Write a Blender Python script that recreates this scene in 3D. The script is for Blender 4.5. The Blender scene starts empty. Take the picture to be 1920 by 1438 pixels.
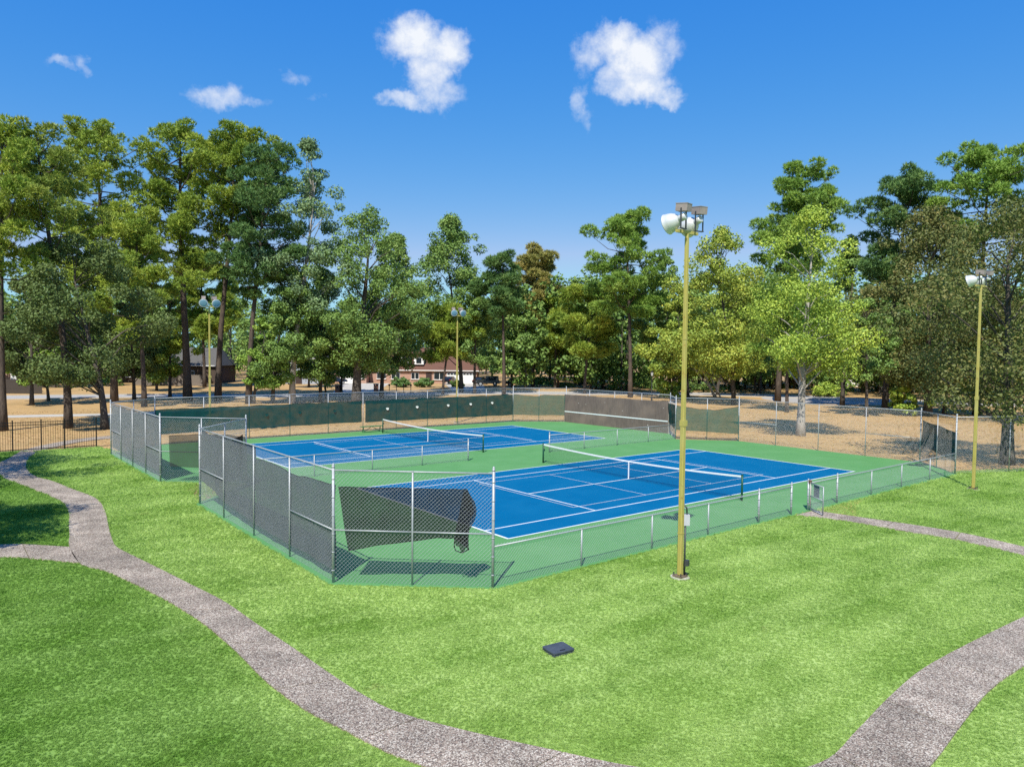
import bpy, math, random
import numpy as np
from mathutils import Matrix, Vector

sc = bpy.context.scene
COL = sc.collection
# ------------------------------------------------------------------ camera
YAW, PITCH, ROLL = 0.896087791, 0.0425450737, 0.0104984627
CAM = np.array([-26.57958, -24.012, 6.18563])
_cy, _sy, _cp, _sp = math.cos(YAW), math.sin(YAW), math.cos(PITCH), math.sin(PITCH)
_f = np.array([_cy * _cp, _sy * _cp, -_sp]); _r = np.array([_sy, -_cy, 0.0]); _u = np.cross(_r, _f)
_cr, _sr = math.cos(ROLL), math.sin(ROLL)
_R, _U = _cr * _r + _sr * _u, -_sr * _r + _cr * _u
cam_d = bpy.data.cameras.new('camera'); cam = bpy.data.objects.new('camera', cam_d); COL.objects.link(cam)
cam.matrix_world = Matrix([[_R[0], _U[0], -_f[0], CAM[0]], [_R[1], _U[1], -_f[1], CAM[1]],
                           [_R[2], _U[2], -_f[2], CAM[2]], [0, 0, 0, 1]])
cam_d.sensor_width = 36.0; cam_d.lens = 1354.07 / 1920 * 36.0; cam_d.clip_start = 0.1; cam_d.clip_end = 6000
sc.camera = cam
# ------------------------------------------------------------------ light
SUN_AZ, SUN_EL = math.radians(218.3), math.radians(52.0)      # where the sun stands
sd = bpy.data.lights.new('sun', 'SUN'); so = bpy.data.objects.new('sun', sd); COL.objects.link(so)
sd.energy = 4.9; sd.angle = math.radians(0.53); sd.color = (1.0, 0.945, 0.82)
sdir = Vector((math.cos(SUN_EL) * math.cos(SUN_AZ), math.cos(SUN_EL) * math.sin(SUN_AZ), math.sin(SUN_EL)))
so.rotation_euler = sdir.to_track_quat('Z', 'Y').to_euler(); so.location = sdir * 80
W = bpy.data.worlds.new('World'); sc.world = W; W.use_nodes = True
sc.view_settings.view_transform = 'Standard'; sc.view_settings.look = 'None'
sc.view_settings.exposure = 0.30; sc.view_settings.gamma = 1.0; sc.view_settings.use_curve_mapping = False
sc.cycles.use_denoising = False
sc.cycles.max_bounces = 7; sc.cycles.diffuse_bounces = 3; sc.cycles.transparent_max_bounces = 24
sc.cycles.sample_clamp_indirect = 6.0
try:
    sc.cycles.denoiser = 'OPENIMAGEDENOISE'
except Exception:
    pass


def build_world():
    nt = W.node_tree; nt.nodes.clear(); N = nt.nodes.new; L = nt.links.new

    def math_(op, a, b=None, clamp=False):
        n = N('ShaderNodeMath'); n.operation = op; n.use_clamp = clamp
        for i, v in enumerate((a, b)):
            if v is None:
                continue
            if isinstance(v, (int, float)):
                n.inputs[i].default_value = v
            else:
                L(v, n.inputs[i])
        return n.outputs[0]
    out = N('ShaderNodeOutputWorld'); bg = N('ShaderNodeBackground'); L(bg.outputs[0], out.inputs[0])
    sky = N('ShaderNodeTexSky'); sky.sky_type = 'NISHITA'; sky.sun_disc = False
    sky.sun_elevation = SUN_EL; sky.sun_rotation = math.pi / 2 - SUN_AZ
    sky.air_density = 1.0; sky.dust_density = 0.25; sky.ozone_density = 3.5; sky.altitude = 300
    hs = N('ShaderNodeHueSaturation'); hs.inputs['Saturation'].default_value = 1.22; hs.inputs['Value'].default_value = 1.0
    L(sky.outputs[0], hs.inputs['Color'])
    # clear deep-blue autumn sky: steeper red, flatter blue from horizon to zenith
    sc_ = N('ShaderNodeSeparateColor'); L(hs.outputs[0], sc_.inputs[0]); cc_ = N('ShaderNodeCombineColor')
    for i, (piv, gam, mul, top) in enumerate(((1.67, 1.45, 1.0, 3.0), (3.67, .72, 1.0, 5.5), (6.43, .20, 1.035, 9.0))):
        v = math_('MULTIPLY', math_('POWER', math_('DIVIDE', sc_.outputs[i], piv), gam), piv * mul); L(math_('MINIMUM', v, top), cc_.inputs[i])
    # fair-weather cumulus: soft blobs at fixed places of the sky (azimuth, elevation), broken up by noise
    tc = N('ShaderNodeTexCoord'); sp = N('ShaderNodeSeparateXYZ'); L(tc.outputs['Generated'], sp.inputs[0])
    az = math_('ARCTAN2', sp.outputs[1], sp.outputs[0]); el = math_('ARCSINE', sp.outputs[2])
    cmb = N('ShaderNodeCombineXYZ'); L(az, cmb.inputs[0]); L(el, cmb.inputs[1])
    wn = N('ShaderNodeTexNoise'); wn.inputs['Scale'].default_value = 26; wn.inputs['Detail'].default_value = 9
    wn.inputs['Roughness'].default_value = 0.6; L(cmb.outputs[0], wn.inputs['Vector'])
    sw = N('ShaderNodeSeparateColor'); L(wn.outputs['Color'], sw.inputs[0])
    azw = math_('ADD', az, math_('MULTIPLY', math_('SUBTRACT', sw.outputs[0], .5), 0.055))
    elw = math_('ADD', el, math_('MULTIPLY', math_('SUBTRACT', sw.outputs[1], .5), 0.05))
    blobs = [(1.028, .395, .046, .030, 1.0), (.990, .387, .032, .026, .95), (1.012, .362, .030, .030, .82), (1.003, .340, .036, .022, .62),
             (1.040, .3255, .040, .0125, .72), (1.066, .327, .022, .008, .5),
             (.757, .395, .036, .026, .95), (.730, .372, .044, .034, 1.0), (.727, .343, .042, .022, .9), (.698, .327, .028, .012, .7), (.700, .392, .030, .030, .55),
             (.796, .381, .026, .026, .62), (.765, .352, .026, .018, .7), (.808, .332, .015, .022, .5), (.797, .308, .012, .018, .35),
             (1.280, .3085, .036, .017, .62), (1.245, .309, .030, .009, .42), (1.300, .306, .028, .007, .35),
             (1.449, .320, .020, .0065, .42), (1.4255, .3185, .010, .009, .40), (1.190, .344, .017, .012, .40), (1.160, .318, .022, .006, .28)]
    acc = None
    for a, e, ra, re, s in blobs:
        da = math_('DIVIDE', math_('SUBTRACT', azw, a), ra * 1.45); de = math_('DIVIDE', math_('SUBTRACT', elw, e), re * 1.45)
        d2 = math_('ADD', math_('MULTIPLY', da, da), math_('MULTIPLY', de, de))
        m = math_('MULTIPLY', math_('POWER', math_('SUBTRACT', 1.0, d2, True), 1.5), s)
        acc = m if acc is None else math_('MAXIMUM', acc, m)
    fn = N('ShaderNodeTexNoise'); fn.inputs['Scale'].default_value = 48; fn.inputs['Detail'].default_value = 9; fn.inputs['Roughness'].default_value = .62
    L(cmb.outputs[0], fn.inputs['Vector'])
    dens = math_('ADD', math_('MULTIPLY', acc, 1.5), math_('MULTIPLY', math_('SUBTRACT', .5, fn.outputs['Fac']), 1.5))
    dens = math_('MULTIPLY', math_('SUBTRACT', math_('MULTIPLY', dens, .82), 0.20, True), math_('MULTIPLY', math_('MULTIPLY', acc, 2.2, True), 1.0))
    mx = N('ShaderNodeMix'); mx.data_type = 'RGBA'
    L(dens, mx.inputs['Factor']); L(cc_.outputs[0], mx.inputs[6]); mx.inputs[7].default_value = (6.9, 7.2, 7.7, 1)
    L(mx.outputs[2], bg.inputs[0]); bg.inputs[1].default_value = 0.105


build_world()

# ------------------------------------------------------------------ helpers
def mat(name, color, rough=.7, metal=0.0, spec=.3):
    m = bpy.data.materials.new(name); m.use_nodes = True
    b = m.node_tree.nodes['Principled BSDF']
    b.inputs['Base Color'].default_value = (*color, 1); b.inputs['Roughness'].default_value = rough
    b.inputs['Metallic'].default_value = metal; b.inputs['Specular IOR Level'].default_value = spec
    return m


def noisy(name, c1, c2, scale=4., rough=.8, detail=5., c3=None, scale3=.4, bump=0., bscale=None, metal=0., spec=.25, stretch=None, lo=.35, hi=.65):
    """two colours mixed by fine noise, a third by broad noise, with optional bump; world/object-space coordinates"""
    m = mat(name, c1, rough, metal, spec); nt = m.node_tree; N = nt.nodes.new; L = nt.links.new; b = nt.nodes['Principled BSDF']
    g = N('ShaderNodeTexCoord'); src = g.outputs['Object']
    if stretch:
        mp = N('ShaderNodeMapping'); mp.inputs['Scale'].default_value = stretch; L(src, mp.inputs[0]); src = mp.outputs[0]
    n = N('ShaderNodeTexNoise'); n.inputs['Scale'].default_value = scale; n.inputs['Detail'].default_value = detail; n.inputs['Roughness'].default_value = .65
    L(src, n.inputs['Vector'])
    r = N('ShaderNodeMapRange'); r.inputs[1].default_value = lo; r.inputs[2].default_value = hi; L(n.outputs['Fac'], r.inputs[0])
    x = N('ShaderNodeMix'); x.data_type = 'RGBA'; L(r.outputs[0], x.inputs['Factor']); x.inputs[6].default_value = (*c1, 1); x.inputs[7].default_value = (*c2, 1)
    col = x.outputs[2]
    if c3:
        n3 = N('ShaderNodeTexNoise'); n3.inputs['Scale'].default_value = scale3; n3.inputs['Detail'].default_value = 6; L(g.outputs['Object'], n3.inputs['Vector'])
        r3 = N('ShaderNodeMapRange'); r3.inputs[1].default_value = .45; r3.inputs[2].default_value = .68; r3.inputs[4].default_value = .8; L(n3.outputs['Fac'], r3.inputs[0])
        y = N('ShaderNodeMix'); y.data_type = 'RGBA'; L(r3.outputs[0], y.inputs['Factor']); L(col, y.inputs[6]); y.inputs[7].default_value = (*c3, 1); col = y.outputs[2]
    L(col, b.inputs['Base Color'])
    if bump:
        bn = N('ShaderNodeTexNoise'); bn.inputs['Scale'].default_value = bscale or scale; bn.inputs['Detail'].default_value = 4; L(src, bn.inputs['Vector'])
        bp = N('ShaderNodeBump'); bp.inputs['Strength'].default_value = bump; bp.inputs['Distance'].default_value = .05; L(bn.outputs['Fac'], bp.inputs['Height']); L(bp.outputs[0], b.inputs['Normal'])
    return m


def fabric(name, c, alpha, trans=.25):
    m = bpy.data.materials.new(name); m.use_nodes = True; nt = m.node_tree; nt.nodes.clear(); N = nt.nodes.new; L = nt.links.new
    o = N('ShaderNodeOutputMaterial'); t = N('ShaderNodeBsdfTransparent'); d = N('ShaderNodeBsdfDiffuse'); tr = N('ShaderNodeBsdfTranslucent')
    tc = N('ShaderNodeTexCoord'); n = N('ShaderNodeTexNoise'); n.inputs['Scale'].default_value = 1.6; n.inputs['Detail'].default_value = 5; L(tc.outputs['Object'], n.inputs['Vector'])
    x = N('ShaderNodeMix'); x.data_type = 'RGBA'; L(n.outputs['Fac'], x.inputs['Factor'])
    x.inputs[6].default_value = (*[v * .72 for v in c], 1); x.inputs[7].default_value = (*[v * 1.25 for v in c], 1)
    L(x.outputs[2], d.inputs[0]); L(x.outputs[2], tr.inputs[0])
    a = N('ShaderNodeMixShader'); a.inputs[0].default_value = trans; L(d.outputs[0], a.inputs[1]); L(tr.outputs[0], a.inputs[2])
    bm = N('ShaderNodeMixShader')
    fr = N('ShaderNodeMapRange'); fr.inputs[1].default_value = .3; fr.inputs[2].default_value = .7; fr.inputs[3].default_value = alpha - .05; fr.inputs[4].default_value = min(1, alpha + .05)
    L(n.outputs['Fac'], fr.inputs[0]); L(fr.outputs[0], bm.inputs[0])
    L(t.outputs[0], bm.inputs[1]); L(a.outputs[0], bm.inputs[2]); L(bm.outputs[0], o.inputs[0])
    return m


class MB:
    """collects boxes, tubes and sheets and links them as ONE mesh"""
    def __init__(s):
        s.v = []; s.f = []

    def quad(s, *p):
        n = len(s.v); s.v += [tuple(q) for q in p]; s.f.append(tuple(range(n, n + len(p)))); return s

    def box(s, c, d, rz=0.):
        n = len(s.v); x, y, z = d[0] / 2, d[1] / 2, d[2] / 2; ca, sa = math.cos(rz), math.sin(rz)
        for i in (-x, x):
            for j in (-y, y):
                for k in (-z, z):
                    s.v.append((c[0] + i * ca - j * sa, c[1] + i * sa + j * ca, c[2] + k))
        s.f += [tuple(n + q for q in t) for t in ((0, 1, 3, 2), (4, 6, 7, 5), (0, 4, 5, 1), (2, 3, 7, 6), (0, 2, 6, 4), (1, 5, 7, 3))]
        return s

    def path(s, pts, rad, n=8, caps=True):
        pts = [np.array(p, float) for p in pts]; rad = [rad] * len(pts) if isinstance(rad, (int, float)) else list(rad)
        b0 = len(s.v); up = None
        for i, p in enumerate(pts):
            d = pts[min(i + 1, len(pts) - 1)] - pts[max(i - 1, 0)]; d = d / (np.linalg.norm(d) + 1e-9)
            if up is None:
                up = np.array([0, 0, 1.]) if abs(d[2]) < .9 else np.array([1., 0, 0])
            a = np.cross(d, up); a /= np.linalg.norm(a) + 1e-9; b = np.cross(a, d); up = b
            for k in range(n):
                t = 2 * math.pi * k / n + math.pi / n; q = p + rad[i] * (math.cos(t) * a + math.sin(t) * b); s.v.append(tuple(q))
        for i in range(len(pts) - 1):
            for k in range(n):
                k2 = (k + 1) % n; s.f.append((b0 + i * n + k, b0 + i * n + k2, b0 + (i + 1) * n + k2, b0 + (i + 1) * n + k))
        if caps:
            s.f.append(tuple(b0 + k for k in reversed(range(n)))); e = b0 + (len(pts) - 1) * n; s.f.append(tuple(e + k for k in range(n)))
        return s

    def lathe(s, prof, n=20, M=None):
        """profile of (axial x, radius) round the local x axis, placed by matrix M"""
        M = M or Matrix.Identity(4); b0 = len(s.v)
        for x, r in prof:
            for k in range(n):
                t = 2 * math.pi * k / n; s.v.append(tuple(M @ Vector((x, r * math.cos(t), r * math.sin(t)))))
        for i in range(len(prof) - 1):
            for k in range(n):
                k2 = (k + 1) % n; s.f.append((b0 + i * n + k, b0 + (i + 1) * n + k, b0 + (i + 1) * n + k2, b0 + i * n + k2))
        s.f.append(tuple(b0 + k for k in range(n))); e = b0 + (len(prof) - 1) * n; s.f.append(tuple(e + k for k in reversed(range(n))))
        return s

    def prism(s, poly, z0, z1):
        n = len(s.v); m = len(poly)
        s.v += [(x, y, z0) for x, y in poly] + [(x, y, z1) for x, y in poly]
        s.f.append(tuple(n + i for i in reversed(range(m)))); s.f.append(tuple(n + m + i for i in range(m)))
        for i in range(m):
            j = (i + 1) % m; s.f.append((n + i, n + j, n + m + j, n + m + i))
        return s

    def mesh(s, name, material, smooth=False):
        me = bpy.data.meshes.new(name); me.from_pydata(s.v, [], s.f); me.update()
        if material:
            me.materials.append(material)
        if smooth:
            me.polygons.foreach_set('use_smooth', [True] * len(me.polygons))
        return me

    def build(s, name, material, parent=None, smooth=False, **kw):
        return link(name, s.mesh(name, material, smooth), parent, **kw)


def link(name, data, parent=None, loc=None, rz=0., label=None, cat=None, group=None, kind=None):
    o = bpy.data.objects.new(name, data); COL.objects.link(o)
    if parent is not None:
        o.parent = parent
    if loc is not None:
        o.location = loc
    if rz:
        o.rotation_euler = (0, 0, rz)
    return tag(o, label, cat, group, kind)


def tag(o, label=None, cat=None, group=None, kind=None):
    for k, v in (('label', label), ('category', cat), ('group', group), ('kind', kind)):
        if v:
            o[k] = v
    return o


def thing(name, loc, label, cat, rz=0., group=None):
    return link(name, None, None, loc, rz, label, cat, group)


def inpoly(px, py, poly):
    c = np.zeros(px.shape, bool); n = len(poly)
    for i in range(n):
        x0, y0 = poly[i]; x1, y1 = poly[i - 1]
        if y0 == y1:
            continue
        k = ((y0 > py) != (y1 > py)) & (px < (x1 - x0) * (py - y0) / (y1 - y0) + x0); c ^= k
    return c


# ------------------------------------------------------------------ materials
M_GALV = noisy('galvanised_pipe', (.41, .43, .455), (.33, .35, .375), 9, .48, metal=.25, spec=.5)
M_WIRE = mat('galvanised_wire', (.42, .44, .46), .5, .2)
M_YEL = noisy('yellow_pole_paint', (.46, .39, .095), (.37, .32, .085), 3.5, .5, c3=(.44, .40, .15), scale3=.9, stretch=(6, 6, .8))
_nt = M_YEL.node_tree; _b = _nt.nodes['Principled BSDF']; _src = _b.inputs['Base Color'].links[0].from_socket; _tc = _nt.nodes.new('ShaderNodeTexCoord'); _n = _nt.nodes.new('ShaderNodeTexNoise')
_n.inputs['Scale'].default_value = 7; _n.inputs['Detail'].default_value = 8; _nt.links.new(_tc.outputs['Object'], _n.inputs['Vector']); _m = _nt.nodes.new('ShaderNodeMapRange'); _m.inputs[1].default_value = .62; _m.inputs[2].default_value = .74; _m.inputs[4].default_value = .75
_nt.links.new(_n.outputs['Fac'], _m.inputs[0]); _x = _nt.nodes.new('ShaderNodeMix'); _x.data_type = 'RGBA'; _nt.links.new(_m.outputs[0], _x.inputs['Factor']); _nt.links.new(_src, _x.inputs[6]); _x.inputs[7].default_value = (.33, .19, .06, 1); _nt.links.new(_x.outputs[2], _b.inputs['Base Color'])
M_WHITE = mat('white_paint', (.80, .80, .80), .5)
M_LINE = noisy('court_line_paint', (.78, .82, .84), (.66, .72, .75), 6, .75)
M_BLACK = mat('black_powder_coat', (.012, .012, .013), .45)
M_DKGREEN = mat('dark_green_paint', (.012, .075, .045), .4)
M_CONC = noisy('concrete', (.52, .49, .44), (.40, .38, .34), 7, .9, c3=(.46, .42, .35), scale3=.5, bump=.2)
M_GLASS = mat('dark_window_glass', (.02, .028, .035), .08, 0, .6)

# ------------------------------------------------------------------ ground sheets
M_DRY = noisy('dry_grass_ground', (.50, .325, .145), (.40, .26, .115), 1.7, .95, 8, c3=(.33, .225, .10), scale3=.16, bump=.12, bscale=5)
MB().quad((-1500, -1500, 0), (1500, -1500, 0), (1500, 1500, 0), (-1500, 1500, 0)).build('ground', M_DRY, kind='structure')

COURT = [(-15.2, -9.22), (15.55, -9.15), (18.5, -6.15), (18.5, 6.2), (15.5, 9.42), (18.15, 12.15), (17.75, 23.7), (13.9, 26.45),
         (-15.55, 26.35), (-18.72, 23.5), (-18.55, 12.3), (-15.45, 9.45), (-18.52, 6.2), (-18.52, -6.3)]

# main footpath: pairs of (left edge, right edge) from the iron gate down to the foreground and away to the right
PP = [((-22.71, 27.43), (-21.91, 26.88)), ((-23.44, 24.66), (-22.51, 24.4)), ((-23.94, 23.12), (-22.78, 22.56)), ((-24.4, 20.86), (-23.02, 19.89)),
      ((-24.15, 17.63), (-22.89, 17.1)), ((-23.8, 15.83), (-22.39, 15.08)), ((-23.26, 13.09), (-22.0, 12.64)), ((-22.82, 10.66), (-21.59, 10.4)),
      ((-22.67, 9.26), (-21.49, 8.8)), ((-22.75, 7.33), (-21.66, 6.53)), ((-23.04, 4.96), (-21.96, 4.17)), ((-23.21, 3.46), (-22.17, 2.35)),
      ((-23.41, 1.9), (-22.26, .97)), ((-23.43, -.35), (-22.06, -.41)), ((-22.97, -1.63), (-21.79, -2.0)), ((-22.54, -3.49), (-21.45, -4.1)),
      ((-22.2, -5.34), (-21.15, -6.0)), ((-21.95, -7.3), (-21.02, -8.0)), ((-21.87, -9.2), (-20.88, -9.8)), ((-21.86, -10.9), (-20.79, -11.3)),
      ((-21.72, -12.3), (-20.68, -12.5)), ((-21.47, -13.4), (-20.5, -13.4)), ((-21.2, -14.5), (-19.95, -14.55)), ((-20.6, -15.9), (-19.22, -15.83)),
      ((-19.6, -17.5), (-18.5, -17.0)), ((-18.2, -18.8), (-17.5, -18.1)), ((-16.4, -19.65), (-16.2, -18.62)), ((-15.0, -19.68), (-14.8, -18.5)),
      ((-13.3, -19.5), (-13.2, -18.3)), ((-11.4, -19.32), (-11.5, -18.17)), ((-9.6, -19.35), (-9.6, -18.22)), ((-6.4, -19.55), (-6.47, -18.42)), ((-3, -19.9), (-3, -18.75))]
BRANCH = [((-23.42, 1.82), (-23.43, -.30)), ((-24.46, 2.95), (-24.46, 1.02)), ((-25.1, 3.38), (-25.2, 1.75)), ((-27.5, 4.6), (-27.6, 3.0)), ((-31, 5.5), (-31, 4.0))]
GATEP = [((-.62, -9.26), (.75, -9.26)), ((-.3, -10.1), (.85, -10.0)), ((0, -11.2), (1.05, -11.08)), ((.12, -13.0), (1.38, -12.7)), ((.28, -14.67), (1.5, -14.4)), ((-.1, -16.6), (1.1, -16.3)), ((-.8, -18.6), (.5, -18.5))]
REAR = [((-22.71, 27.6), (-21.85, 27.1)), ((-21.6, 29.6), (-20.6, 28.9)), ((-19.6, 32.0), (-18.9, 30.9)), ((-17.0, 33.4), (-16.8, 31.7)), ((-12, 34.2), (-12, 32.6)), ((-4, 34.6), (-4, 33.0))]


def catmull(P, sub):
    P = np.array(P, float).reshape(len(P), 4); Q = np.vstack([2 * P[0] - P[1], P, 2 * P[-1] - P[-2]]); out = []
    for i in range(1, len(Q) - 2):
        for t in np.arange(sub) / sub:
            a, b, c, d = Q[i - 1], Q[i], Q[i + 1], Q[i + 2]
            out.append(.5 * (2 * b + (c - a) * t + (2 * a - 5 * b + 4 * c - d) * t * t + (3 * b - 3 * c + d - a) * t ** 3))
    out.append(P[-1]); return np.array(out)


def aggregate_material():
    m = mat('exposed_aggregate', (.4, .35, .33), .85); nt = m.node_tree; N = nt.nodes.new; L = nt.links.new; b = nt.nodes['Principled BSDF']
    tc = N('ShaderNodeTexCoord')
    v = N('ShaderNodeTexVoronoi'); v.inputs['Scale'].default_value = 52; L(tc.outputs['Object'], v.inputs['Vector'])
    bw = N('ShaderNodeSeparateColor'); L(v.outputs['Color'], bw.inputs[0])
    cr = N('ShaderNodeValToRGB'); e = cr.color_ramp.elements
    e[0].position = 0; e[0].color = (.13, .10, .092, 1); e[1].position = 1; e[1].color = (.85, .775, .65, 1)
    for p, c in ((.22, (.245, .195, .155, 1)), (.45, (.395, .33, .255, 1)), (.60, (.44, .32, .25, 1)), (.74, (.57, .49, .39, 1))):
        k = e.new(p); k.color = c
    L(bw.outputs[0], cr.inputs[0])
    n = N('ShaderNodeTexNoise'); n.inputs['Scale'].default_value = 1.1; n.inputs['Detail'].default_value = 7; L(tc.outputs['Object'], n.inputs['Vector'])
    r = N('ShaderNodeMapRange'); r.inputs[1].default_value = .3; r.inputs[2].default_value = .72; r.inputs[3].default_value = .50; r.inputs[4].default_value = .92; L(n.outputs['Fac'], r.inputs[0])
    x = N('ShaderNodeVectorMath'); x.operation = 'SCALE'; L(cr.outputs[0], x.inputs[0]); L(r.outputs[0], x.inputs[3])
    oi = N('ShaderNodeObjectInfo'); r2 = N('ShaderNodeMapRange'); r2.inputs[3].default_value = .88; r2.inputs[4].default_value = 1.1; L(oi.outputs['Random'], r2.inputs[0])
    x2 = N('ShaderNodeVectorMath'); x2.operation = 'SCALE'; L(x.outputs[0], x2.inputs[0]); L(r2.outputs[0], x2.inputs[3]); L(x2.outputs[0], b.inputs['Base Color'])
    bp = N('ShaderNodeBump'); bp.inputs['Strength'].default_value = .55; bp.inputs['Distance'].default_value = .012; bp.invert = True
    L(v.outputs['Distance'], bp.inputs['Height']); L(bp.outputs[0], b.inputs['Normal'])
    return m


M_AGG = aggregate_material()
M_BED = noisy('mossy_joint_soil', (.26, .27, .07), (.17, .19, .05), 8, .95)
PATH_POLYS = []


def footpath(name, pairs, joints, sub=6, gap=.014, top=.042):
    """a bed with one slab per stretch between joints (joints in metres along the path)"""
    D = catmull(pairs, sub); mid = (D[:, :2] + D[:, 2:]) / 2; s = np.concatenate([[0], np.cumsum(np.hypot(*np.diff(mid, axis=0).T))])
    PATH_POLYS.append([tuple(p) for p in D[:, :2]] + [tuple(p) for p in D[::-1, 2:]])
    at = lambda t: np.array([np.interp(t, s, D[:, k]) for k in range(4)])
    bed = MB()
    for i in range(len(D) - 1):
        a, b = D[i], D[i + 1]
        bed.quad((a[0], a[1], .014), (a[2], a[3], .014), (b[2], b[3], .014), (b[0], b[1], .014))
    root = bed.build(name, M_BED, kind='structure')
    cuts = [0] + [j for j in joints if 0 < j < s[-1]] + [s[-1]]
    for c0, c1 in zip(cuts[:-1], cuts[1:]):
        ts = [c0 + gap] + [t for t in s if c0 + gap + .02 < t < c1 - gap - .02] + [c1 - gap]; R = [at(t) for t in ts]
        m = MB(); n = len(R)
        for q in R:
            for (x, y), (x2, y2) in (((q[0], q[1]), (q[2], q[3])),):
                m.v += [(x, y, -.03), (x, y, top), (x2, y2, top), (x2, y2, -.03)]
        for i in range(n - 1):
            for k in range(3):
                a = i * 4 + k; m.f.append((a, a + 4, a + 5, a + 1))
        m.f += [(0, 1, 2, 3), tuple((n - 1) * 4 + k for k in (3, 2, 1, 0))]
        m.build('slab', M_AGG, root)
    return root


footpath('path', PP, [3.2, 6.1, 9.0, 11.8, 14.6, 16.9, 19.3, 22.0, 24.3, 26.6, 29.2, 31.6, 34.0, 36.6, 39.1, 41.45, 44.0, 46.6, 49.2, 51.7, 54.4, 57.3, 61])
footpath('path', BRANCH, [1.7, 3.9, 6.2])
footpath('path', GATEP, [1.4, 3.0, 5.2, 7.4])
footpath('path', REAR, [2.6, 5.2, 7.8, 10.5, 14, 17])

# lawn sheet (irregular border) and the blades on it
rng = random.Random(3)
border = [(-90, -90), (90, -90), (90, -46), (52, -28), (33, -17.5), (24, -12.2), (19.5, -9.9), (16.2, -8.7), (14, -6), (-10, 5), (-14.8, 9), (-16, 20), (-18.3, 25), (-18.4, 27.6), (-26, 28.4), (-90, 33)]
LAWN = []
for i, a in enumerate(border):
    b = border[(i + 1) % len(border)]; n = max(1, int(math.hypot(b[0] - a[0], b[1] - a[1]) / .8))
    if max(abs(a[0]), abs(b[0])) > 60:
        n = 1
    for k in range(n):
        t = k / n; LAWN.append((a[0] + (b[0] - a[0]) * t + rng.uniform(-.25, .25), a[1] + (b[1] - a[1]) * t + rng.uniform(-.25, .25)))


def lawn_colour(nt, blade):
    """mown-lawn colour from world position: broad light and dark patches, mowing streaks and a few dry spots"""
    N = nt.nodes.new; L = nt.links.new; g = N('ShaderNodeNewGeometry')
    def noise(sc_, det, stretch=None):
        src = g.outputs['Position']
        mp = N('ShaderNodeMapping'); mp.inputs['Scale'].default_value = stretch or (1, 1, .0); mp.inputs['Rotation'].default_value = (0, 0, .5); L(src, mp.inputs[0])
        n = N('ShaderNodeTexNoise'); n.inputs['Scale'].default_value = sc_; n.inputs['Detail'].default_value = det; n.inputs['Roughness'].default_value = .62; L(mp.outputs[0], n.inputs['Vector']); return n.outputs['Fac']
    def rng_(f, a, b):
        r = N('ShaderNodeMapRange'); r.inputs[1].default_value = a; r.inputs[2].default_value = b; L(f, r.inputs[0]); return r.outputs[0]
    def mix(f, a, b):
        x = N('ShaderNodeMix'); x.data_type = 'RGBA'; L(f, x.inputs['Factor'])
        for i, v in ((6, a), (7, b)):
            if isinstance(v, tuple):
                x.inputs[i].default_value = (*v, 1)
            else:
                L(v, x.inputs[i])
        return x.outputs[2]
    k = 1.0 if blade else .80
    sc3 = lambda c: tuple(v * k for v in c)
    c = mix(rng_(noise(.42, 7), .36, .64), sc3((.255, .425, .084)), sc3((.428, .598, .175)))
    c = mix(rng_(noise(.75, 5, (.25, 1.3, 0)), .42, .78), c, sc3((.505, .657, .232)))
    c = mix(rng_(noise(1.1, 7), .55, .85), c, sc3((.155, .325, .042)))
    c = mix(rng_(noise(.55, 8), .66, .82), c, sc3((.48, .47, .19)))
    # lawn colour is multiplied down to a darker green west of the footpath
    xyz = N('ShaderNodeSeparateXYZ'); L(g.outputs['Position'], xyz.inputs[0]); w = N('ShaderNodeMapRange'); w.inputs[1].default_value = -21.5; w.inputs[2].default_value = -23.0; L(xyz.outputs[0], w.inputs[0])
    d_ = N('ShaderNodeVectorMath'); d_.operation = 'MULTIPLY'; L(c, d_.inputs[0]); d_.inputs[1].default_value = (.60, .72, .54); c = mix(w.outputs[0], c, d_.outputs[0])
    return c


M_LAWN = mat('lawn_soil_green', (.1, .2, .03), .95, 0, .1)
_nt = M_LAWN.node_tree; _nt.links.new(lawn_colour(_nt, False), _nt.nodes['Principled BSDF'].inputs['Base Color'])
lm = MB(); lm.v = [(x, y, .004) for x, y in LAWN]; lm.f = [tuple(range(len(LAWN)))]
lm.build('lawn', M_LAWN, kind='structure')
M_EARTH = noisy('bare_earth', (.30, .19, .115), (.20, .125, .075), 6, .95, 8, c3=(.36, .25, .15), scale3=1.5, bump=.4, bscale=25)
e = MB(); e.v = [(x, y, .010) for x, y in ((-18.35, 6.3), (-17.2, 7.1), (-15.55, 9.42), (-16.4, 10.3), (-17.3, 10.7), (-18.0, 9.4), (-18.1, 7.9))]; e.f = [tuple(range(7))]
e.build('bare_earth', M_EARTH, kind='structure')
e = MB(); e.v = [(x, y, .008) for x, y in ((.95, -9.3), (3.4, -9.3), (4.6, -9.42), (3.2, -9.75), (2.2, -10.2), (1.5, -10.6), (1.12, -10.9))]; e.f = [tuple(range(7))]
e.build('dry_patch', noisy('dry_patch_grass', (.48, .34, .14), (.36, .33, .10), 5, .95, 8, bump=.4, bscale=30), kind='structure')


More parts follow.
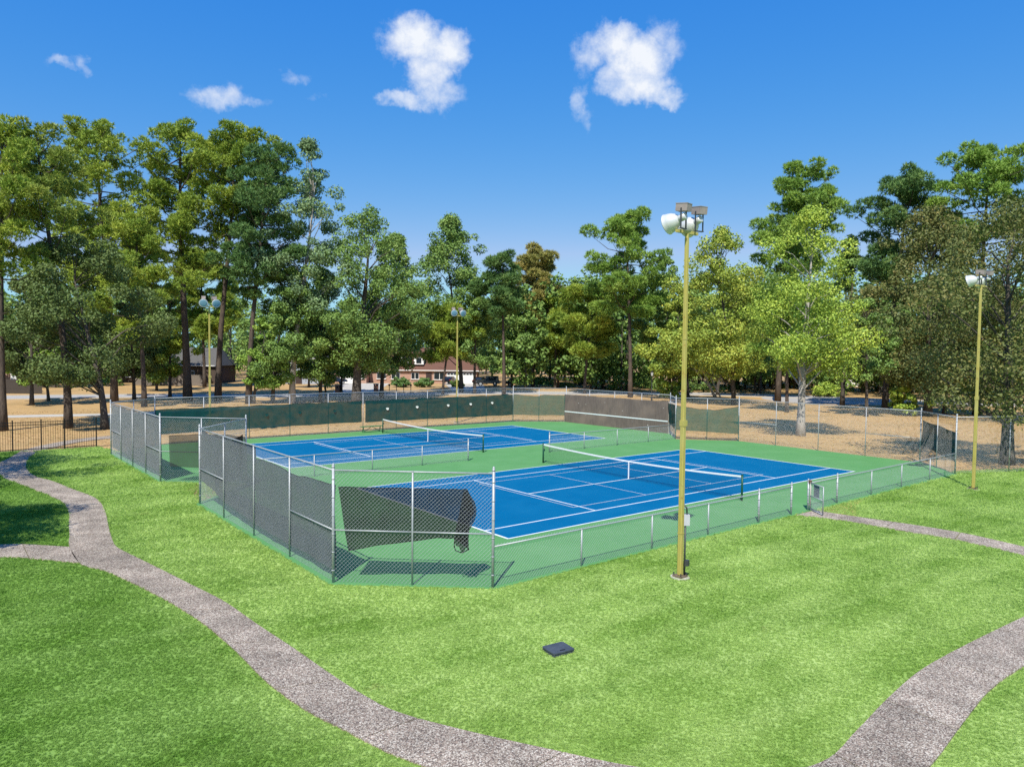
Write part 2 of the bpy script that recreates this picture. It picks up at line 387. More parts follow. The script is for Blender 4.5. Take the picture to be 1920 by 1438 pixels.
def scatter(ob, tc):
    ng = bpy.data.node_groups.new('grass_scatter', 'GeometryNodeTree')
    ng.interface.new_socket('Geometry', in_out='INPUT', socket_type='NodeSocketGeometry'); ng.interface.new_socket('Geometry', in_out='OUTPUT', socket_type='NodeSocketGeometry')
    N = ng.nodes.new; L = ng.links.new; gi = N('NodeGroupInput'); go = N('NodeGroupOutput')
    dp = N('GeometryNodeDistributePointsOnFaces'); na = N('GeometryNodeInputNamedAttribute'); na.data_type = 'FLOAT'; na.inputs['Name'].default_value = 'dens'
    ns = N('GeometryNodeInputNamedAttribute'); ns.data_type = 'FLOAT'; ns.inputs['Name'].default_value = 'size'
    fa = [x for x in na.outputs if x.enabled and x.name == 'Attribute'][0]; fs = [x for x in ns.outputs if x.enabled and x.name == 'Attribute'][0]
    L(gi.outputs[0], dp.inputs['Mesh']); L(fa, dp.inputs['Density'])
    ci = N('GeometryNodeCollectionInfo'); ci.inputs['Collection'].default_value = tc; ci.inputs['Separate Children'].default_value = True; ci.inputs['Reset Children'].default_value = True
    ip = N('GeometryNodeInstanceOnPoints'); ip.inputs['Pick Instance'].default_value = True; L(dp.outputs['Points'], ip.inputs['Points']); L(ci.outputs[0], ip.inputs['Instance'])
    rv = N('FunctionNodeRandomValue'); rv.data_type = 'FLOAT_VECTOR'; rv.inputs[0].default_value = (-.2, -.2, 0); rv.inputs[1].default_value = (.2, .2, 6.28)
    L(rv.outputs[0], ip.inputs['Rotation'])
    rs = N('FunctionNodeRandomValue'); rs.data_type = 'FLOAT'; rs.inputs[2].default_value = .7; rs.inputs[3].default_value = 1.25; rs.inputs['Seed'].default_value = 4
    mu = N('ShaderNodeMath'); mu.operation = 'MULTIPLY'; L(rs.outputs[1], mu.inputs[0]); L(fs, mu.inputs[1]); L(mu.outputs[0], ip.inputs['Scale'])
    L(ip.outputs[0], go.inputs[0])
    md = ob.modifiers.new('scatter', 'NODES'); md.node_group = ng



def build_grass():
    cell = .06; xs = np.arange(-32, 26, cell) + cell / 2; ys = np.arange(-23, 27.4, cell) + cell / 2
    X, Y = np.meshgrid(xs, ys); X = X.ravel(); Y = Y.ravel(); dx, dy = X - CAM[0], Y - CAM[1]; d = np.hypot(dx, dy)
    ang = np.abs((np.arctan2(dy, dx) - YAW + math.pi) % (2 * math.pi) - math.pi)
    k = (d < 58) & (d > 4.5) & (ang < math.radians(47)); X, Y, d = X[k], Y[k], d[k]
    k = inpoly(X, Y, LAWN) & ~inpoly(X, Y, COURT); X, Y, d = X[k], Y[k], d[k]
    for p in PATH_POLYS:
        k = ~inpoly(X, Y, p); X, Y, d = X[k], Y[k], d[k]
    o_ = np.lexsort((X, Y)); X, Y, d = X[o_], Y[o_], d[o_]      # rows of cells merged into short strips
    brk = np.r_[True, (np.abs(np.diff(Y)) > 1e-6) | (np.diff(X) > cell * 1.5)]; run = np.cumsum(brk) - 1; st = np.flatnonzero(brk); pos = np.arange(len(X)) - st[run]
    first = (pos % 8) == 0; fi = np.flatnonzero(first); la = np.r_[fi[1:] - 1, len(X) - 1]
    X0, X1, Y, d = X[fi] - cell / 2, X[la] + cell / 2, Y[fi], d[fi]; n = len(Y); h = cell / 2
    V = np.empty((n, 4, 3)); V[:, :, 2] = .006
    for i, (a, b) in enumerate(((X0, -h), (X1, -h), (X1, h), (X0, h))):
        V[:, i, 0] = a; V[:, i, 1] = Y + b
    me = bpy.data.meshes.new('grass'); me.vertices.add(n * 4); me.vertices.foreach_set('co', V.ravel())
    me.loops.add(n * 4); me.loops.foreach_set('vertex_index', np.arange(n * 4, dtype=np.int32))
    me.polygons.add(n); me.polygons.foreach_set('loop_start', np.arange(0, n * 4, 4, dtype=np.int32)); me.polygons.foreach_set('loop_total', np.full(n, 4, np.int32)); me.update()
    at = me.attributes.new('dens', 'FLOAT', 'FACE'); dens = np.clip(1.35e5 / d ** 2, 60, 1250); at.data.foreach_set('value', dens.astype(np.float32))
    at = me.attributes.new('size', 'FLOAT', 'FACE'); at.data.foreach_set('value', np.clip(d / 17, .80, 2.3).astype(np.float32))
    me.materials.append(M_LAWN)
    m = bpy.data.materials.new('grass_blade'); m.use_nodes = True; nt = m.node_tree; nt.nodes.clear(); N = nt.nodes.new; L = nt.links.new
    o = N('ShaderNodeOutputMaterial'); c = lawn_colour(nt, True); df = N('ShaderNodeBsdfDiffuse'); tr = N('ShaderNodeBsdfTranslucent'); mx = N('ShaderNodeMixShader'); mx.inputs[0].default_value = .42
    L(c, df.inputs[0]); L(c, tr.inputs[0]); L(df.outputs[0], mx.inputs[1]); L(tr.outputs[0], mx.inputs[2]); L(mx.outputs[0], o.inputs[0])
    tufts = []
    for s in range(3):
        r = random.Random(s); b = MB()
        for i in range(11):
            a = r.uniform(0, 6.28); q = r.uniform(0, .030); px, py = q * math.cos(a), q * math.sin(a); a2 = r.uniform(0, 6.28); w = r.uniform(.0035, .0055)
            hh = r.uniform(.016, .040); l = r.uniform(.015, .046); a3 = r.uniform(0, 6.28)
            wx, wy = w * math.cos(a2), w * math.sin(a2); lx, ly = l * math.cos(a3), l * math.sin(a3)
            b.v += [(px - wx, py - wy, -.004), (px + wx, py + wy, -.004), (px + lx * .35 + wx * .8, py + ly * .35 + wy * .8, hh * .6), (px + lx * .35 - wx * .8, py + ly * .35 - wy * .8, hh * .6), (px + lx, py + ly, hh)]
            k = len(b.v) - 5; b.f += [(k, k + 1, k + 2, k + 3), (k + 3, k + 2, k + 4)]
        tufts.append(bpy.data.objects.new('grass_tuft', b.mesh('grass_tuft', m)))
    tc = bpy.data.collections.new('grass_tufts')
    for t in tufts:
        tc.objects.link(t)
    ob = link('grass', me, label='short mown green grass covering the lawn around the courts', cat='grass', kind='stuff')
    scatter(ob, tc)


build_grass()


def dry_tufts():
    cell = .5; X, Y = np.meshgrid(np.arange(-40, 70, cell), np.arange(-30, 60, cell)); X = X.ravel(); Y = Y.ravel(); d = np.hypot(X - CAM[0], Y - CAM[1])
    ang = np.abs((np.arctan2(Y - CAM[1], X - CAM[0]) - YAW + math.pi) % (2 * math.pi) - math.pi); k = (ang < math.radians(44)) & (d < 88) & ~inpoly(X, Y, LAWN)
    grow = [(x * 1.03, (y - 9) * 1.04 + 9) for x, y in COURT]; k &= ~inpoly(X, Y, grow)
    for p in PATH_POLYS:
        c_ = np.mean(p, 0); k &= ~inpoly(X, Y, [tuple(c_ + (np.array(q) - c_) * 1.12) for q in p])
    k &= ~((X < 6) & (np.abs(Y - np.interp(X, (-45, -22, -14, -6, 4), (60, 54.6, 52.4, 52.6, 55))) < 1.9))
    X, Y, d = X[k], Y[k], d[k]; h = cell / 2; m = MB()
    for x, y in zip(X, Y):
        m.quad((x - h, y - h, .004), (x + h, y - h, .004), (x + h, y + h, .004), (x - h, y + h, .004))
    me = m.mesh('dry_grass', M_DRY); n = len(X)
    me.attributes.new('dens', 'FLOAT', 'FACE').data.foreach_set('value', np.full(n, 5, np.float32)); me.attributes.new('size', 'FLOAT', 'FACE').data.foreach_set('value', np.full(n, 1, np.float32))
    tc = bpy.data.collections.new('dry_grass_tufts')
    for s in range(4):
        r = random.Random(50 + s); b = MB(); c = ((.56, .385, .18), (.47, .31, .14), (.38, .23, .10), (.42, .34, .13))[s]
        for i in range(9):
            a = r.uniform(0, 6.28); q = r.uniform(0, .16); px, py = q * math.cos(a), q * math.sin(a); w = r.uniform(.012, .022); a2 = r.uniform(0, 6.28); l = r.uniform(.05, .17); hh = r.uniform(.01, .04)
            b.v += [(px - w * math.cos(a2), py - w * math.sin(a2), 0), (px + w * math.cos(a2), py + w * math.sin(a2), 0), (px - l * math.sin(a2), py + l * math.cos(a2), hh)]; k_ = len(b.v) - 3; b.f.append((k_, k_ + 1, k_ + 2))
        tc.objects.link(bpy.data.objects.new('dry_tuft', b.mesh('dry_tuft', mat('dry_blades', c, .95, 0, .1))))
    scatter(link('dry_grass', me, label='dry tan grass and leaf litter outside the court fences', cat='dry grass', kind='stuff'), tc)


dry_tufts()

# road, driveway and the far concrete walk
def strip(name, pts, w, z, material, curb=True):
    m = MB(); c = MB(); P = [np.array(p, float) for p in pts]; E = []
    for i, p in enumerate(P):
        d = P[min(i + 1, len(P) - 1)] - P[max(0, i - 1)]; d /= np.hypot(*d); n = np.array([-d[1], d[0]]); ww = w[i] if isinstance(w, (list, tuple)) else w
        E.append((p + n * ww / 2, p - n * ww / 2, p + n * (ww / 2 + .3), p - n * (ww / 2 + .3)))
    for a, b in zip(E[:-1], E[1:]):
        m.quad((*a[0], z), (*a[1], z), (*b[1], z), (*b[0], z))
        if curb:
            for i, j in ((0, 2), (1, 3)):
                for q in (((a[i], b[i]), (.0, .12)),):
                    c.quad((*a[i], -.01), (*b[i], -.01), (*b[i], .11), (*a[i], .11)); c.quad((*a[i], .11), (*b[i], .11), (*b[j], .11), (*a[j], .11)); c.quad((*a[j], .11), (*b[j], .11), (*b[j], -.01), (*a[j], -.01))
    o = m.build(name, material, kind='structure')
    if curb:
        c.build('kerb', M_CONC, o)
    return o


M_ROAD = noisy('pale_road_concrete', (.42, .40, .385), (.34, .325, .31), 2.5, .9, 7, c3=(.37, .355, .34), scale3=.12)
cr = catmull([((x, y), (x, y)) for x, y in ((-70, 92), (-30, 86), (-6, 80), (8, 72.5), (20, 68.6), (32, 66.5), (42, 62.5), (53, 55), (64, 48), (72, 38.5), (76, 27), (82, 12), (95, -8), (120, -30))], 5)[:, :2]
strip('road', cr, 6.6, .006, M_ROAD)
MB().prism([(72 + 9.5 * math.cos(t), 27 + 9.5 * math.sin(t)) for t in np.linspace(0, 6.2832, 29)[:-1]], -.05, .011).build('road', M_ROAD, kind='structure')
strip('pavement', catmull([((x, y), (x, y)) for x, y in ((-80, 70), (-45, 60), (-22, 54.6), (-14, 52.4), (-6, 52.6), (4, 55))], 5)[:, :2], 2.6, .012, M_CONC, False)
strip('driveway', [(20.5, 71.6), (26, 81), (33, 93), (38.5, 102.5)], [6, 7, 8, 9], .014, M_CONC, False)
strip('driveway', [(38, 67.2), (44.5, 77), (51, 87), (57.6, 98.5)], [5, 6, 7, 8.5], .014, M_CONC, False)

# ------------------------------------------------------------------ tennis courts
M_CG = noisy('court_green_acrylic', (.108, .288, .102), (.096, .264, .093), 1.2, .8, 8, c3=(.124, .300, .118), scale3=.45, spec=.1)
M_CB = noisy('court_blue_acrylic', (.0005, .120, .274), (.0005, .111, .256), 1.5, .8, 8, c3=(.004, .131, .284), scale3=.55, spec=.06)
court = MB().prism(COURT, -.08, .022).build('court_surface', M_CG, kind='structure')
M_CRACK = noisy('court_edge_green', (.06, .26, .10), (.09, .22, .09), 6, .9)


def tennis_court(cx, cy, blended):
    z = .026
    p = MB().quad(*[(cx + x, cy + y, z) for x, y in ((-11.885, -5.485), (11.885, -5.485), (11.885, 5.485), (-11.885, 5.485))]).build('playing_area', M_CB, court)
    def ln(x0, y0, x1, y1, w, zz, nm='line'):
        m = MB(); h = w / 2
        if x0 == x1:
            q = ((x0 - h, y0), (x0 + h, y0), (x0 + h, y1), (x0 - h, y1))
        else:
            q = ((x0, y0 - h), (x1, y0 - h), (x1, y0 + h), (x0, y0 + h))
        m.quad(*[(cx + a, cy + b, zz) for a, b in q]).build(nm, M_LINE, p)
    for s in (-1, 1):
        ln(-11.885, s * 5.45, 11.885, s * 5.45, .075, z + .004); ln(s * 11.84, -5.485, s * 11.84, 5.485, .10, z + .008)
        ln(-11.8, s * 4.115, 11.8, s * 4.115, .072, z + .004); ln(s * 6.40, -4.115, s * 6.40, 4.115, .072, z + .008)
        ln(s * 11.7, -.03, s * 11.78, .03, .06, z + .012)
        # thinner blended lines for the junior court
        ln(-6.72, s * 3.2, 6.72, s * 3.2, .030, z + .012); ln(s * 6.72, -3.2, s * 6.72, 3.2, .030, z + .016); ln(s * 2.35, -3.2, s * 2.35, 3.2, .030, z + .016)
    ln(-6.4, 0, 6.4, 0, .072, z + .012)


C2 = (-.3, 18.15)
tennis_court(0, 0, True); tennis_court(C2[0], C2[1], True)


def strand_net(name, w, h, pitch, r, z0=0., sag=0.):
    """square net of real strands in the x-z plane"""
    m = MB(); nx = int(w / pitch); nz = int(h / pitch)
    top = lambda x: h - sag * (1 - (2 * x / w - 1) ** 2)
    for i in range(nx + 1):
        x = i * w / nx; m.path([(x, 0, z0), (x, 0, top(x))], r, 3, False)
    for j in range(nz + 1):
        pts = [(x, 0, z0 + (top(x) - z0) * j / nz) for x in np.linspace(0, w, 9)]; m.path(pts, r, 3, False)
    return m


M_NET = mat('black_net_cord', (.012, .014, .016), .7); M_BAND = noisy('white_net_band', (.80, .80, .79), (.70, .71, .71), 2, .8)


def tennis_net(cx, cy, label):
    t = thing('tennis_net', (cx, cy - 6.40, .022), label, 'tennis net', math.pi / 2)
    w = 12.8; sag = .155; top = lambda x: 1.07 - sag * (1 - (2 * x / w - 1) ** 2)
    for x in (0, w):
        p = MB().path([(x, 0, -.05), (x, 0, 1.09)], .045, 12).build('net_post', M_DKGREEN, t, True)
        MB().path([(x, 0, 1.09), (x, 0, 1.115)], .052, 12).build('post_cap', M_DKGREEN, p, True)
    m = strand_net('net', w - .1, 1.03, .05, .0019, .04, sag)
    m.build('net', M_NET, t).location = (.05, 0, 0)
    b = MB(); X = np.linspace(.05, w - .05, 25)
    for s in (-.012, .012):
        for a, c in zip(X[:-1], X[1:]):
            b.quad((a, s, top(a) - .075), (c, s, top(c) - .075), (c, s, top(c)), (a, s, top(a)))
    for a, c in zip(X[:-1], X[1:]):
        b.quad((a, -.012, top(a)), (c, -.012, top(c)), (c, .012, top(c)), (a, .012, top(a)))
    b.build('headband', M_BAND, t)
    MB().box((w / 2, 0, (top(w / 2) + .0) / 2), (.055, .034, top(w / 2) - .005)).build('centre_strap', M_WHITE, t)
    MB().box((w, -.06, .72), (.07, .08, .11)).build('winder', M_DKGREEN, t)
    return t


tennis_net(0.05, 0, 'near tennis net with white headband across the blue court by the gate')
tennis_net(C2[0] + .1, C2[1], 'far tennis net with white headband across the blue court near the green bench')

# ------------------------------------------------------------------ chain link fences
_chain = {}


def chain_mesh(w, h, pitch=.105, r=.0029, z0=.03):
    key = (round(w, 2), round(h, 2))
    if key in _chain:
        return _chain[key]
    m = MB(); a = pitch / 2
    def seg(p, q):
        p = np.array(p); q = np.array(q); d = (q - p) / np.linalg.norm(q - p); n = np.array([-d[2], 0, d[0]]); y = np.array([0, 1., 0]); b = len(m.v)
        for e_ in (p, q):
            for k in range(3):
                t = 2.0944 * k; m.v.append(tuple(e_ + r * (math.cos(t) * n + math.sin(t) * y)))
        for k in range(3):
            m.f.append((b + k, b + (k + 1) % 3, b + 3 + (k + 1) % 3, b + 3 + k))
    H = h - z0; k = -H
    while k < w:
        # rising wire x = k + z
        zs, ze = max(0, -k), min(H, w - k)
        if ze - zs > .02:
            seg((k + zs, .002, z0 + zs), (k + ze, .002, z0 + ze)); seg((w - k - zs, -.002, z0 + zs), (w - k - ze, -.002, z0 + ze))
        k += pitch
    me = m.mesh('chain_link', M_WIRE); _chain[key] = me; return me


_pm = {}


def post_mesh(h, r):
    k = (round(h, 2), r)
    if k not in _pm:
        _pm[k] = MB().path([(0, 0, -.1), (0, 0, h)], r, 12).mesh('post', M_GALV, True)
    return _pm[k]


def cap_mesh(r):
    k = ('cap', r)
    if k not in _pm:
        _pm[k] = MB().lathe([(0, r * 1.22), (.03, r * 1.22), (.035, r * .9), (.06, r * 1.05), (.095, r * .75), (.115, r * .15)], 10, Matrix(((0, 0, -1, 0), (0, 1, 0, 0), (1, 0, 0, 0), (0, 0, 0, 1)))).mesh('post_cap', M_GALV, True)
    return _pm[k]


def ring_mesh(r):
    k = ('ring', r)
    if k not in _pm:
        _pm[k] = MB().path([(0, 0, -.012), (0, 0, .012)], r * 1.22, 10).mesh('tension_band', M_GALV, True)
    return _pm[k]


def fence_run(label, pts, h, term=(), mids=(), skip=(), group=None, name='chain_link_fence', over=.0):
    """posts at pts; term = indices of thick corner posts with caps; mids = bays with a middle rail; skip = posts owned by a neighbouring run"""
    o = np.array(pts[0], float); root = thing(name, (o[0], o[1], 0), label, 'fence', 0, group)
    for i, p in enumerate(pts):
        if i in skip:
            continue
        big = i in term; r = .038 if big else .026; hh = h + (.06 if big else .0)
        q = link('post', post_mesh(hh, r), root, (p[0] - o[0], p[1] - o[1], 0))
        if big:
            link('post_cap', cap_mesh(r), q, (0, 0, hh - .005))
            for z in np.linspace(.35, h - .25, 6 if h > 2 else 3):
                link('tension_band', ring_mesh(r), q, (0, 0, z))
        else:
            link('post_cap', ring_mesh(r), q, (0, 0, h - .01))
    a, b = np.array(pts[0]) - o, np.array(pts[-1]) - o
    rail = MB().path([(*(np.array(p) - o), h - .02) for p in pts], .021, 10); rail.build('top_rail', M_GALV, root, True)
    for i in range(len(pts) - 1):
        p, q = np.array(pts[i], float), np.array(pts[i + 1], float); w = np.hypot(*(q - p)); an = math.atan2(q[1] - p[1], q[0] - p[0])
        n = np.array([-math.sin(an), math.cos(an)]) * .030
        link('chain_link', chain_mesh(w, h + over), root, (*(p - o + n), 0), an)
        if i in mids:
            u = (q - p) / w
            MB().path([(*(p - o + u * .03), h * .47), (*(q - o - u * .03), h * .47)], .021, 8).build('middle_rail', M_GALV, root, True)
    return root


H1 = 3.05
fL = [(-18.38, 6.14), (-18.38, 3.1), (-18.38, -.1), (-18.38, -3.2), (-18.38, -6.22)]
fW = [fL[-1], (-16.81, -7.66), (-15.23, -9.10)]
P469 = (-15.45, 9.45); P266 = (15.55, 9.5)
fE = [(-18.6, 23.45), (-18.58, 20.68), (-18.53, 17.9), (-18.48, 15.15), (-18.45, 12.31)]
fR = [(18.40, -6.1), (18.42, -2.9), (18.4, .15), (18.4, 3.2), (18.40, 6.13)]
fB = [(-15.6, 26.35), (-12.6, 26.35), (-9.6, 26.35), (-6.7, 26.35), (-3.75, 26.4), (-.9, 26.4), (2.0, 26.4), (4.9, 26.4), (7.9, 26.4), (10.9, 26.4), (13.9, 26.4)]
fP = [(17.75, 23.7), (17.83, 20.8), (17.9, 17.9), (17.98, 15.0), (18.05, 12.14)]
fence_run('tall chain-link end fence with grey screens between lawn and near court', fL, H1, (0, 4), (0, 3))
fence_run('tall chain-link corner fence with the torn black screen, nearest the camera', fW, H1, (0, 2), (0, 1), (0,))
fence_run('short tall-fence wing with black screen running in from the near left corner', [fL[0], (-16.9, 7.8), P469], H1, (0, 2), (0,), (0,))
fence_run('short tall-fence wing facing the lawn between the two courts', [fE[-1], (-17.0, 10.9), P469], H1, (0, 2), (0, 1), (0, 2))
fence_run('tall chain-link end fence of the far court beside the footpath', fE, H1, (0, 4), (0, 3))
fence_run('far left corner piece of the chain-link fence by the iron fence', [fE[0], (-17.1, 24.9), fB[0]], H1, (0, 2), (), (0, 2))
fence_run('long chain-link back fence with dark green windscreens', fB, H1, (0, 10), ())
fence_run('chain-link corner piece between green back screen and brown practice wall', [fB[-1], (15.8, 25.05), fP[0]], H1, (0, 2), (), (0, 2))
fence_run('chain-link fence standing behind the brown practice wall', [(x + .12, y) for x, y in fP], H1, (0, 4), ())
fence_run('narrow chain-link wing at the right end of the practice wall', [fP[-1], P266], H1, (0, 1), (), (0, 1))
fence_run('chain-link wing with sagging green screen behind the near court', [P266, (17.1, 7.9), fR[-1]], H1, (0, 2), (), (2,))
fence_run('tall open chain-link end fence in front of the dry grass', fR, H1, (0, 4), (3, 0))
fence_run('chain-link corner piece with dark green screen at the right of the court', [fR[0], (16.95, -7.55), (15.55, -9.0)], H1, (2,), (), (0,))
fence_run('tall chain-link fence running off right from the court corner', [(15.55, -9.0), (18.7, -10.5), (21.8, -12.0), (24.9, -13.5), (28, -15)], H1, (0, 4), (), (0,))
LOW = 1.12
lowA = [(-15.23, -9.10), (-12.0, -9.1), (-8.9, -9.1), (-5.95, -9.08), (-2.9, -9.08), (-.66, -9.07)]
lowB = [(.62, -9.05), (2.96, -9.04), (6.05, -9.03), (9.15, -9.0), (12.35, -9.0), (15.55, -9.0)]
fence_run('low chain-link fence along the near side, left of the gate', lowA, LOW, (4, 5), (), (0,), over=.035)
fence_run('low chain-link fence along the near side, right of the gate', lowB, LOW, (0, 1), (), (5,), over=.035)
fence_run('low chain-link divider between the courts, left half', [P469, (-12.15, 9.45), (-9.0, 9.45), (-6.0, 9.45), (-2.95, 9.45)], LOW, (4,), (), (0,))
fence_run('low chain-link divider between the courts, right half', [(3.2, 9.42), (6.2, 9.42), (9.3, 9.42), (12.5, 9.45), P266], LOW, (0,), (), (4,))

# gate, standing open
g = thing('gate', (.62, -9.12, 0), 'open chain-link gate with grey sign at the end of the side path', 'gate', math.atan2(-.86, -.58))
gw = 1.04
M_RUST = noisy('weathered_gate_pipe', (.50, .48, .47), (.32, .22, .18), 7, .6)
for x in (.05, gw):
    MB().path([(x, 0, .06), (x, 0, 1.16)], .022, 8).build('stile', M_RUST if x < .5 else M_GALV, g, True)
for z in (.08, .62, 1.14):
    MB().path([(.05, 0, z), (gw, 0, z)], .020, 8).build('rail', M_GALV, g, True)
link('chain_link', chain_mesh(gw - .05, 1.12), g, (.05, .012, .02))
MB().box((.46, .035, .87), (.42, .012, .46)).build('sign_panel', noisy('grey_sign_sheet', (.13, .16, .20), (.19, .21, .24), 4, .5), g)
MB().box((.0, 0, .9), (.09, .05, .05)).build('hinge', M_RUST, g); MB().box((.0, 0, .25), (.09, .05, .05)).build('hinge', M_RUST, g)
MB().path([(0, 0, 1.13), (0, 0, 1.24)], .062, 10).build('hinge_collar', mat('rusty_iron', (.13, .07, .05), .8), g)

# ------------------------------------------------------------------ windscreens hung on the fences
M_SGREY = fabric('grey_screen_mesh', (.078, .106, .120), .93); M_SBLK = fabric('black_screen_mesh', (.016, .018, .020), .87)
M_SGRN = fabric('dark_green_screen_mesh', (.012, .072, .070), .93); M_SGRN2 = fabric('thin_green_screen_mesh', (.03, .12, .105), .74); M_SBRN = fabric('worn_black_screen_mesh', (.055, .06, .058), .70)


def screen(label, a, b, top, bot, material, off=.05, wr=.02, seed=0, group=None, holes=(), hmat=None):
    """fabric sheet along the line a-b; top / bot = lists of (fraction, z)"""
    a = np.array(a, float); b = np.array(b, float); w = np.hypot(*(b - a)); an = math.atan2(b[1] - a[1], b[0] - a[0]); n = np.array([-math.sin(an), math.cos(an)]) * off
    o = thing('windscreen', (a[0] + n[0], a[1] + n[1], 0), label, 'windscreen', an, group)
    R = random.Random(seed); ph = [R.uniform(0, 6.28) for _ in range(9)]; nx = max(6, int(w * 5)); nz = 9; m = MB()
    for i in range(nx + 1):
        t = i / nx; zt = np.interp(t, *zip(*top)) + .018 * math.sin(w * t * 2.3 + ph[0]) + .012 * math.sin(w * t * 5.1 + ph[1]); zb = np.interp(t, *zip(*bot)) + .015 * math.sin(w * t * 1.9 + ph[2])
        for j in range(nz + 1):
            z = zb + (zt - zb) * j / nz; x = w * t
            y = wr * (math.sin(x * 3.1 + z * 2.2 + ph[3]) + .7 * math.sin(x * 5.3 - z * 3.9 + ph[4]) + .5 * math.sin(x * 9.7 + z * 1.3 + ph[5])) * .5
            m.v.append((x, y, z))
    for i in range(nx):
        for j in range(nz):
            k = i * (nz + 1) + j; m.f.append((k, k + nz + 1, k + nz + 2, k + 1))
    m.build('fabric', material, o, True)
    hem = MB(); hem.path([m.v[i * (nz + 1) + nz] for i in range(nx + 1)], .012, 4); hem.build('hem', M_SBLK if material is not M_SGRN else M_SGRN, o)
    for x, z in holes:
        f = MB(); s = .13
        f.v = [(x - s, -.03, z), (x + s, -.03, z), (x + s * .8, -.07, z - .11), (x, -.095, z - .17), (x - s * .8, -.07, z - .11), (x, -.04, z + .05)]
        f.f = [(0, 1, 5), (0, 4, 3, 2, 1)]; f.build('vent_flap', hmat or material, o)
    return o


screen('large grey windscreen full height on the left bays of the near end fence', fL[0], fL[2], [(0, 2.9), (1, 2.95)], [(0, .98), (.38, .64), (.7, .48), (1, .36)], M_SGREY, .07, .03, 1)
screen('lower grey windscreen with sagging top edge on the near end fence', fL[2], fL[4], [(0, 2.58), (.35, 2.63), (.47, 2.5), (.6, 2.50), (.75, 2.6), (1, 2.6)], [(0, .36), (1, .33)], M_SGREY, .07, .03, 2)
screen('full-height grey windscreen on the end fence of the far court', fE[0], fE[-1], [(0, 2.9), (1, 2.92)], [(0, .42), (1, .40)], M_SGREY, .07, .02, 3)
screen('brownish see-through screen on the wing facing the lawn', (-18.1, 11.95), P469, [(0, 2.15), (.4, 2.3), (1, 2.2)], [(0, .75), (1, .72)], M_SBRN, -.06, .05, 4)
screen('black screen on the short wing beside the near left corner', (-17.6, 7.0), (-15.75, 9.15), [(0, 2.0), (1, 2.35)], [(0, .5), (1, .45)], M_SBLK, -.06, .02, 5)
vg = [(1.2 + i * 2.35, 1.72) for i in range(6)]
screen('longest dark green windscreen on the back fence, left of the bench', fB[0], (-1.05, 26.4), [(0, 2.3), (.5, 2.32), (1, 2.36)], [(0, .72), (1, .76)], M_SGRN, -.08, .025, 6, holes=[(4.6, 1.5), (7.2, 1.7), (9.6, 1.75), (12.3, 1.75)])
M_FLAP = mat('pale_flap_lining', (.62, .62, .55), .8)
screen('dark green windscreen with pale flaps on the back fence, right of the bench', (-.75, 26.4), (13.8, 26.4), [(0, 2.36), (.5, 2.4), (1, 2.45)], [(0, .72), (1, .62)], M_SGRN, -.08, .025, 7, holes=[(1.9, 1.75), (4.6, 1.78), (7.6, 1.8), (9.9, 1.82), (12.2, 1.85)], hmat=M_FLAP)
screen('thin green screen with a torn hole beside the practice wall', fB[-1], fP[0], [(0, 2.45), (.45, 2.3), (.6, 2.42), (1, 2.42)], [(0, .62), (1, .60)], M_SGRN2, -.08, .04, 8)
screen('narrow dark green screen at the right end of the practice wall', fP[-1], P266, [(0, 2.4), (1, 2.5)], [(0, .95), (1, .75)], M_SGRN, -.06, .05, 9)
screen('sagging see-through green screen behind the yellow light pole', P266, fR[-1], [(0, 2.5), (.35, 2.25), (.6, 2.2), (1, 2.5)], [(0, .72), (.5, .62), (1, .55)], M_SGRN2, -.06, .07, 10)
screen('dark green screen at the right corner of the near court', fR[0], (15.6, -8.95), [(0, 2.5), (1, 2.2)], [(0, 1.05), (1, .62)], M_SGRN, .06, .05, 11)

# torn black screen hanging loose on the nearest corner
a = np.array(fW[0]); b = np.array(fW[2]); an = math.atan2(*(b - a)[::-1]); n = np.array([-math.sin(an), math.cos(an)]) * .06
o = thing('windscreen', (a[0] + n[0], a[1] + n[1], 0), 'torn black windscreen hanging loose on the corner fence nearest the camera', 'windscreen', an)
R = random.Random(8); m = MB(); TP = [(.10, 2.56), (1.0, 2.57), (1.92, 2.57), (2.8, 2.57), (3.56, 2.56)]; BT = [(.38, .86), (1.07, 1.01), (1.78, 1.12), (2.78, 1.27), (3.24, 1.27), (3.62, .97)]
nx, nz = 34, 14
for i in range(nx + 1):
    t = i / nx
    xt = .10 + t * 3.46; zt = np.interp(xt, *zip(*TP)); xb = .38 + t * 3.24; zb = np.interp(xb, *zip(*BT))
    for j in range(nz + 1):
        s = j / nz; x = xb + (xt - xb) * s; z = zb + (zt - zb) * s
        if t > .93:
            x += .22 * math.sin(math.pi * min(1, max(0, (z - 1.45) / 1.1))) * (t - .93) / .07
        fold = .035 * math.sin(x * 4 + z * 2.6) + .02 * math.sin(x * 9 - z * 3) + (.07 * math.sin(x * 22) if t > .84 else 0)
        m.v.append((x, .04 + fold * .6 + (.06 * (t - .84) / .16 if t > .84 else 0), z))
for i in range(nx):
    for j in range(nz):
        k = i * (nz + 1) + j; m.f.append((k, k + nz + 1, k + nz + 2, k + 1))
m.build('fabric', M_SBLK, o, True)
MB().path([m.v[i * (nz + 1) + nz] for i in range(nx + 1)], .014, 5).build('hem', M_BLACK, o)
MB().path([m.v[i * (nz + 1)] for i in range(nx + 1)], .011, 5).build('hem', M_BLACK, o)
fs = MB()
